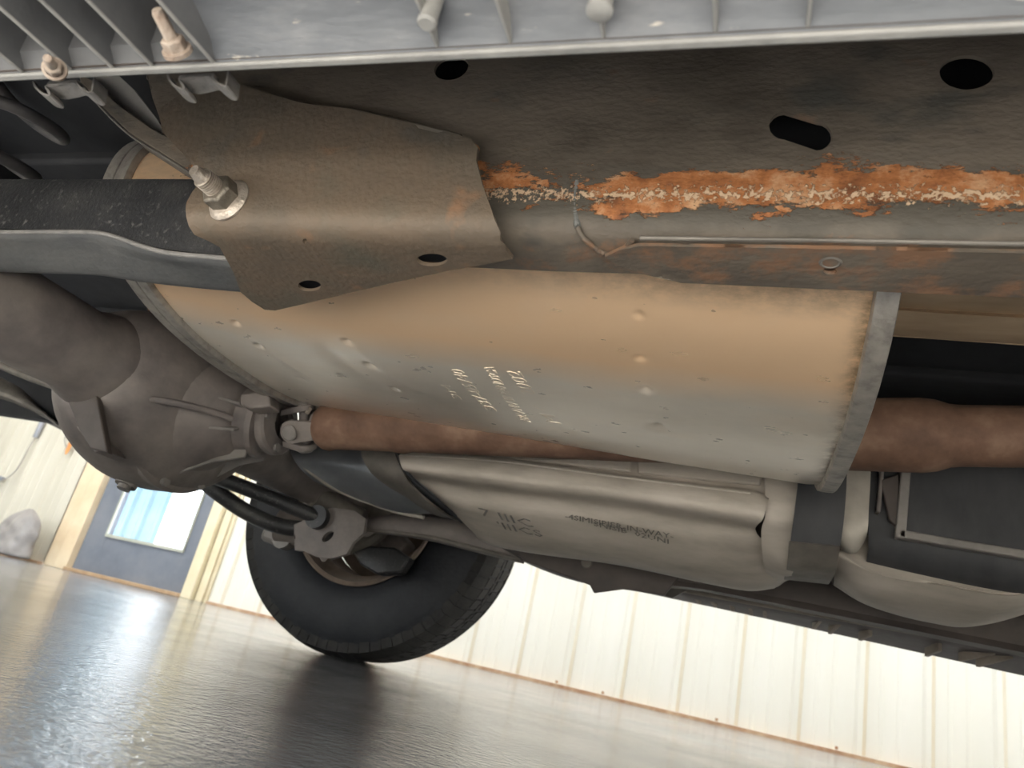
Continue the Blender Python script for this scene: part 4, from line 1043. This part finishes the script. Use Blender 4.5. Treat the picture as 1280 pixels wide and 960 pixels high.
rb = MB().lathe([(.022, ri-.002), (.004, ri+.002), (-.002, ri+.006), (-.004, ri+.002), (-.001, ri-.006), (.03, ri-.012), (.05, ri-.028), (.15, ri-.03), (.20, ri-.012), (.225, ri-.002), (.22, ri+.002)], (WX, W0, WZ), (0,1,0), 96).build('rim', M['rim'], t, smooth=35)
# wheel disc with vent windows
hs = [ell(.128*math.cos(a), .128*math.sin(a), .030, .019, 18, a+math.pi/2) for a in [2*math.pi*k/6+.35 for k in range(6)]]
sheet(ell(0, 0, ri-.026, ri-.026, 60), hs, lambda x, z: Vector((WX+x, W0+.17+.03*math.exp(-((x*x+z*z)**.5-.10)**2/.002), WZ+z)), .016, .02).build('wheel_disc', M['rim'], t, solid=.006)
MB().lathe([(.06,0),(.06,.05),(.065,.085),(.11,.095),(.115,.09),(.16,.06)], (WX, W0, WZ), (0,1,0), 40).build('brake_drum', M['axle'], t, smooth=30)
m = MB(); m.box((WX+.08, W0+.07, WZ-.075), (.075, .06, .06), Matrix.Rotation(.6, 3, 'Y')); m.build('caliper', M['axle'], t, bevel=.008)

# ================================================================== loose things by the wall
t = thing('plastic_bag', 'crumpled grey plastic bag leaning on the wall at the left edge', 'bag')
ring = []
c0 = at(8, 702, y=4.15); rings = []
for k in range(19):
    f = k/18; z = .005+f*.36; r_ = (.17*(1-f*.25)*(1-f**7)+.004)
    rings.append([Vector((c0.x-.03+(r_*1.15+ .022*noise.noise(Vector((math.cos(a)*2, math.sin(a)*2, f*5))))*math.cos(a)+.05*f*f, 4.15+(r_*.6+.02*noise.noise(Vector((math.cos(a)*3, 4+math.sin(a)*3, f*6))))*math.sin(a), z)) for a in [2*math.pi*j/40 for j in range(40)]])
MB().loft(rings).build('bag_skin', M['bag'], t, sub=1)
t = thing('conduit', 'short grey pipe on the wall near the top left of the door', 'pipe')
p0, p1 = at(44, 547, y=WY-.05), at(51, 505, y=WY-.05)
MB().tube([p0, Vector((p0.x+.00, p0.y, 1.9))], .022, 16).build('pipe', M['conduit'], t)
MB().box(p0+Vector((0, .03, .25)), (.07, .03, .02)).build('pipe_clip', M['conduit'], t, bevel=.003)
t = thing('cord', 'thin grey cord sagging from the pipe end to a small hook on the wall', 'cord')
MB().tube(cr([p0, at(36,560,y=WY-.05), at(22,585,y=WY-.05), at(8,598,y=WY-.05), at(-20,612,y=WY-.05)], 24), .006, 8).build('cord_run', M['rope'], t)
MB().lathe([(0,0),(0,.02),(.03,.02),(.03,0)], at(4,599,y=WY-.02), (0,-1,0), 16).build('hook', M['conduit'], t)
t = thing('hand_tool', 'orange handled tool hanging on the wall left of the door', 'tool')
a_, b_ = at(95,540,y=WY-.05), at(82,568,y=WY-.05)
MB().tube([a_, a_.lerp(b_, .85), b_], [.016,.014,.006], 14).build('handle', M['orange'], t)
MB().tube(cr([at(88,534,y=WY-.05), at(81,548,y=WY-.05), at(84,562,y=WY-.05)], 12), .006, 8).build('loop', M['rope'], t)

# ================================================================== put every empty at the base of its thing
bpy.context.view_layer.update()
def allk(o):
    out = []
    for c in o.children: out += [c]+allk(c)
    return out
for r in ROOTS:
    ch = allk(r)
    pts = [o.matrix_world @ Vector(c) for o in (ch or [r]) if o.type == 'MESH' for c in o.bound_box]
    if not pts or r.type != 'EMPTY': continue
    lo_ = Vector((min(p.x for p in pts), min(p.y for p in pts), min(p.z for p in pts))); hi_ = Vector((max(p.x for p in pts), max(p.y for p in pts), 0))
    b = Vector(((lo_.x+hi_.x)/2, (lo_.y+hi_.y)/2, lo_.z))
    r.location = b
    for c in r.children: c.location = c.location - b
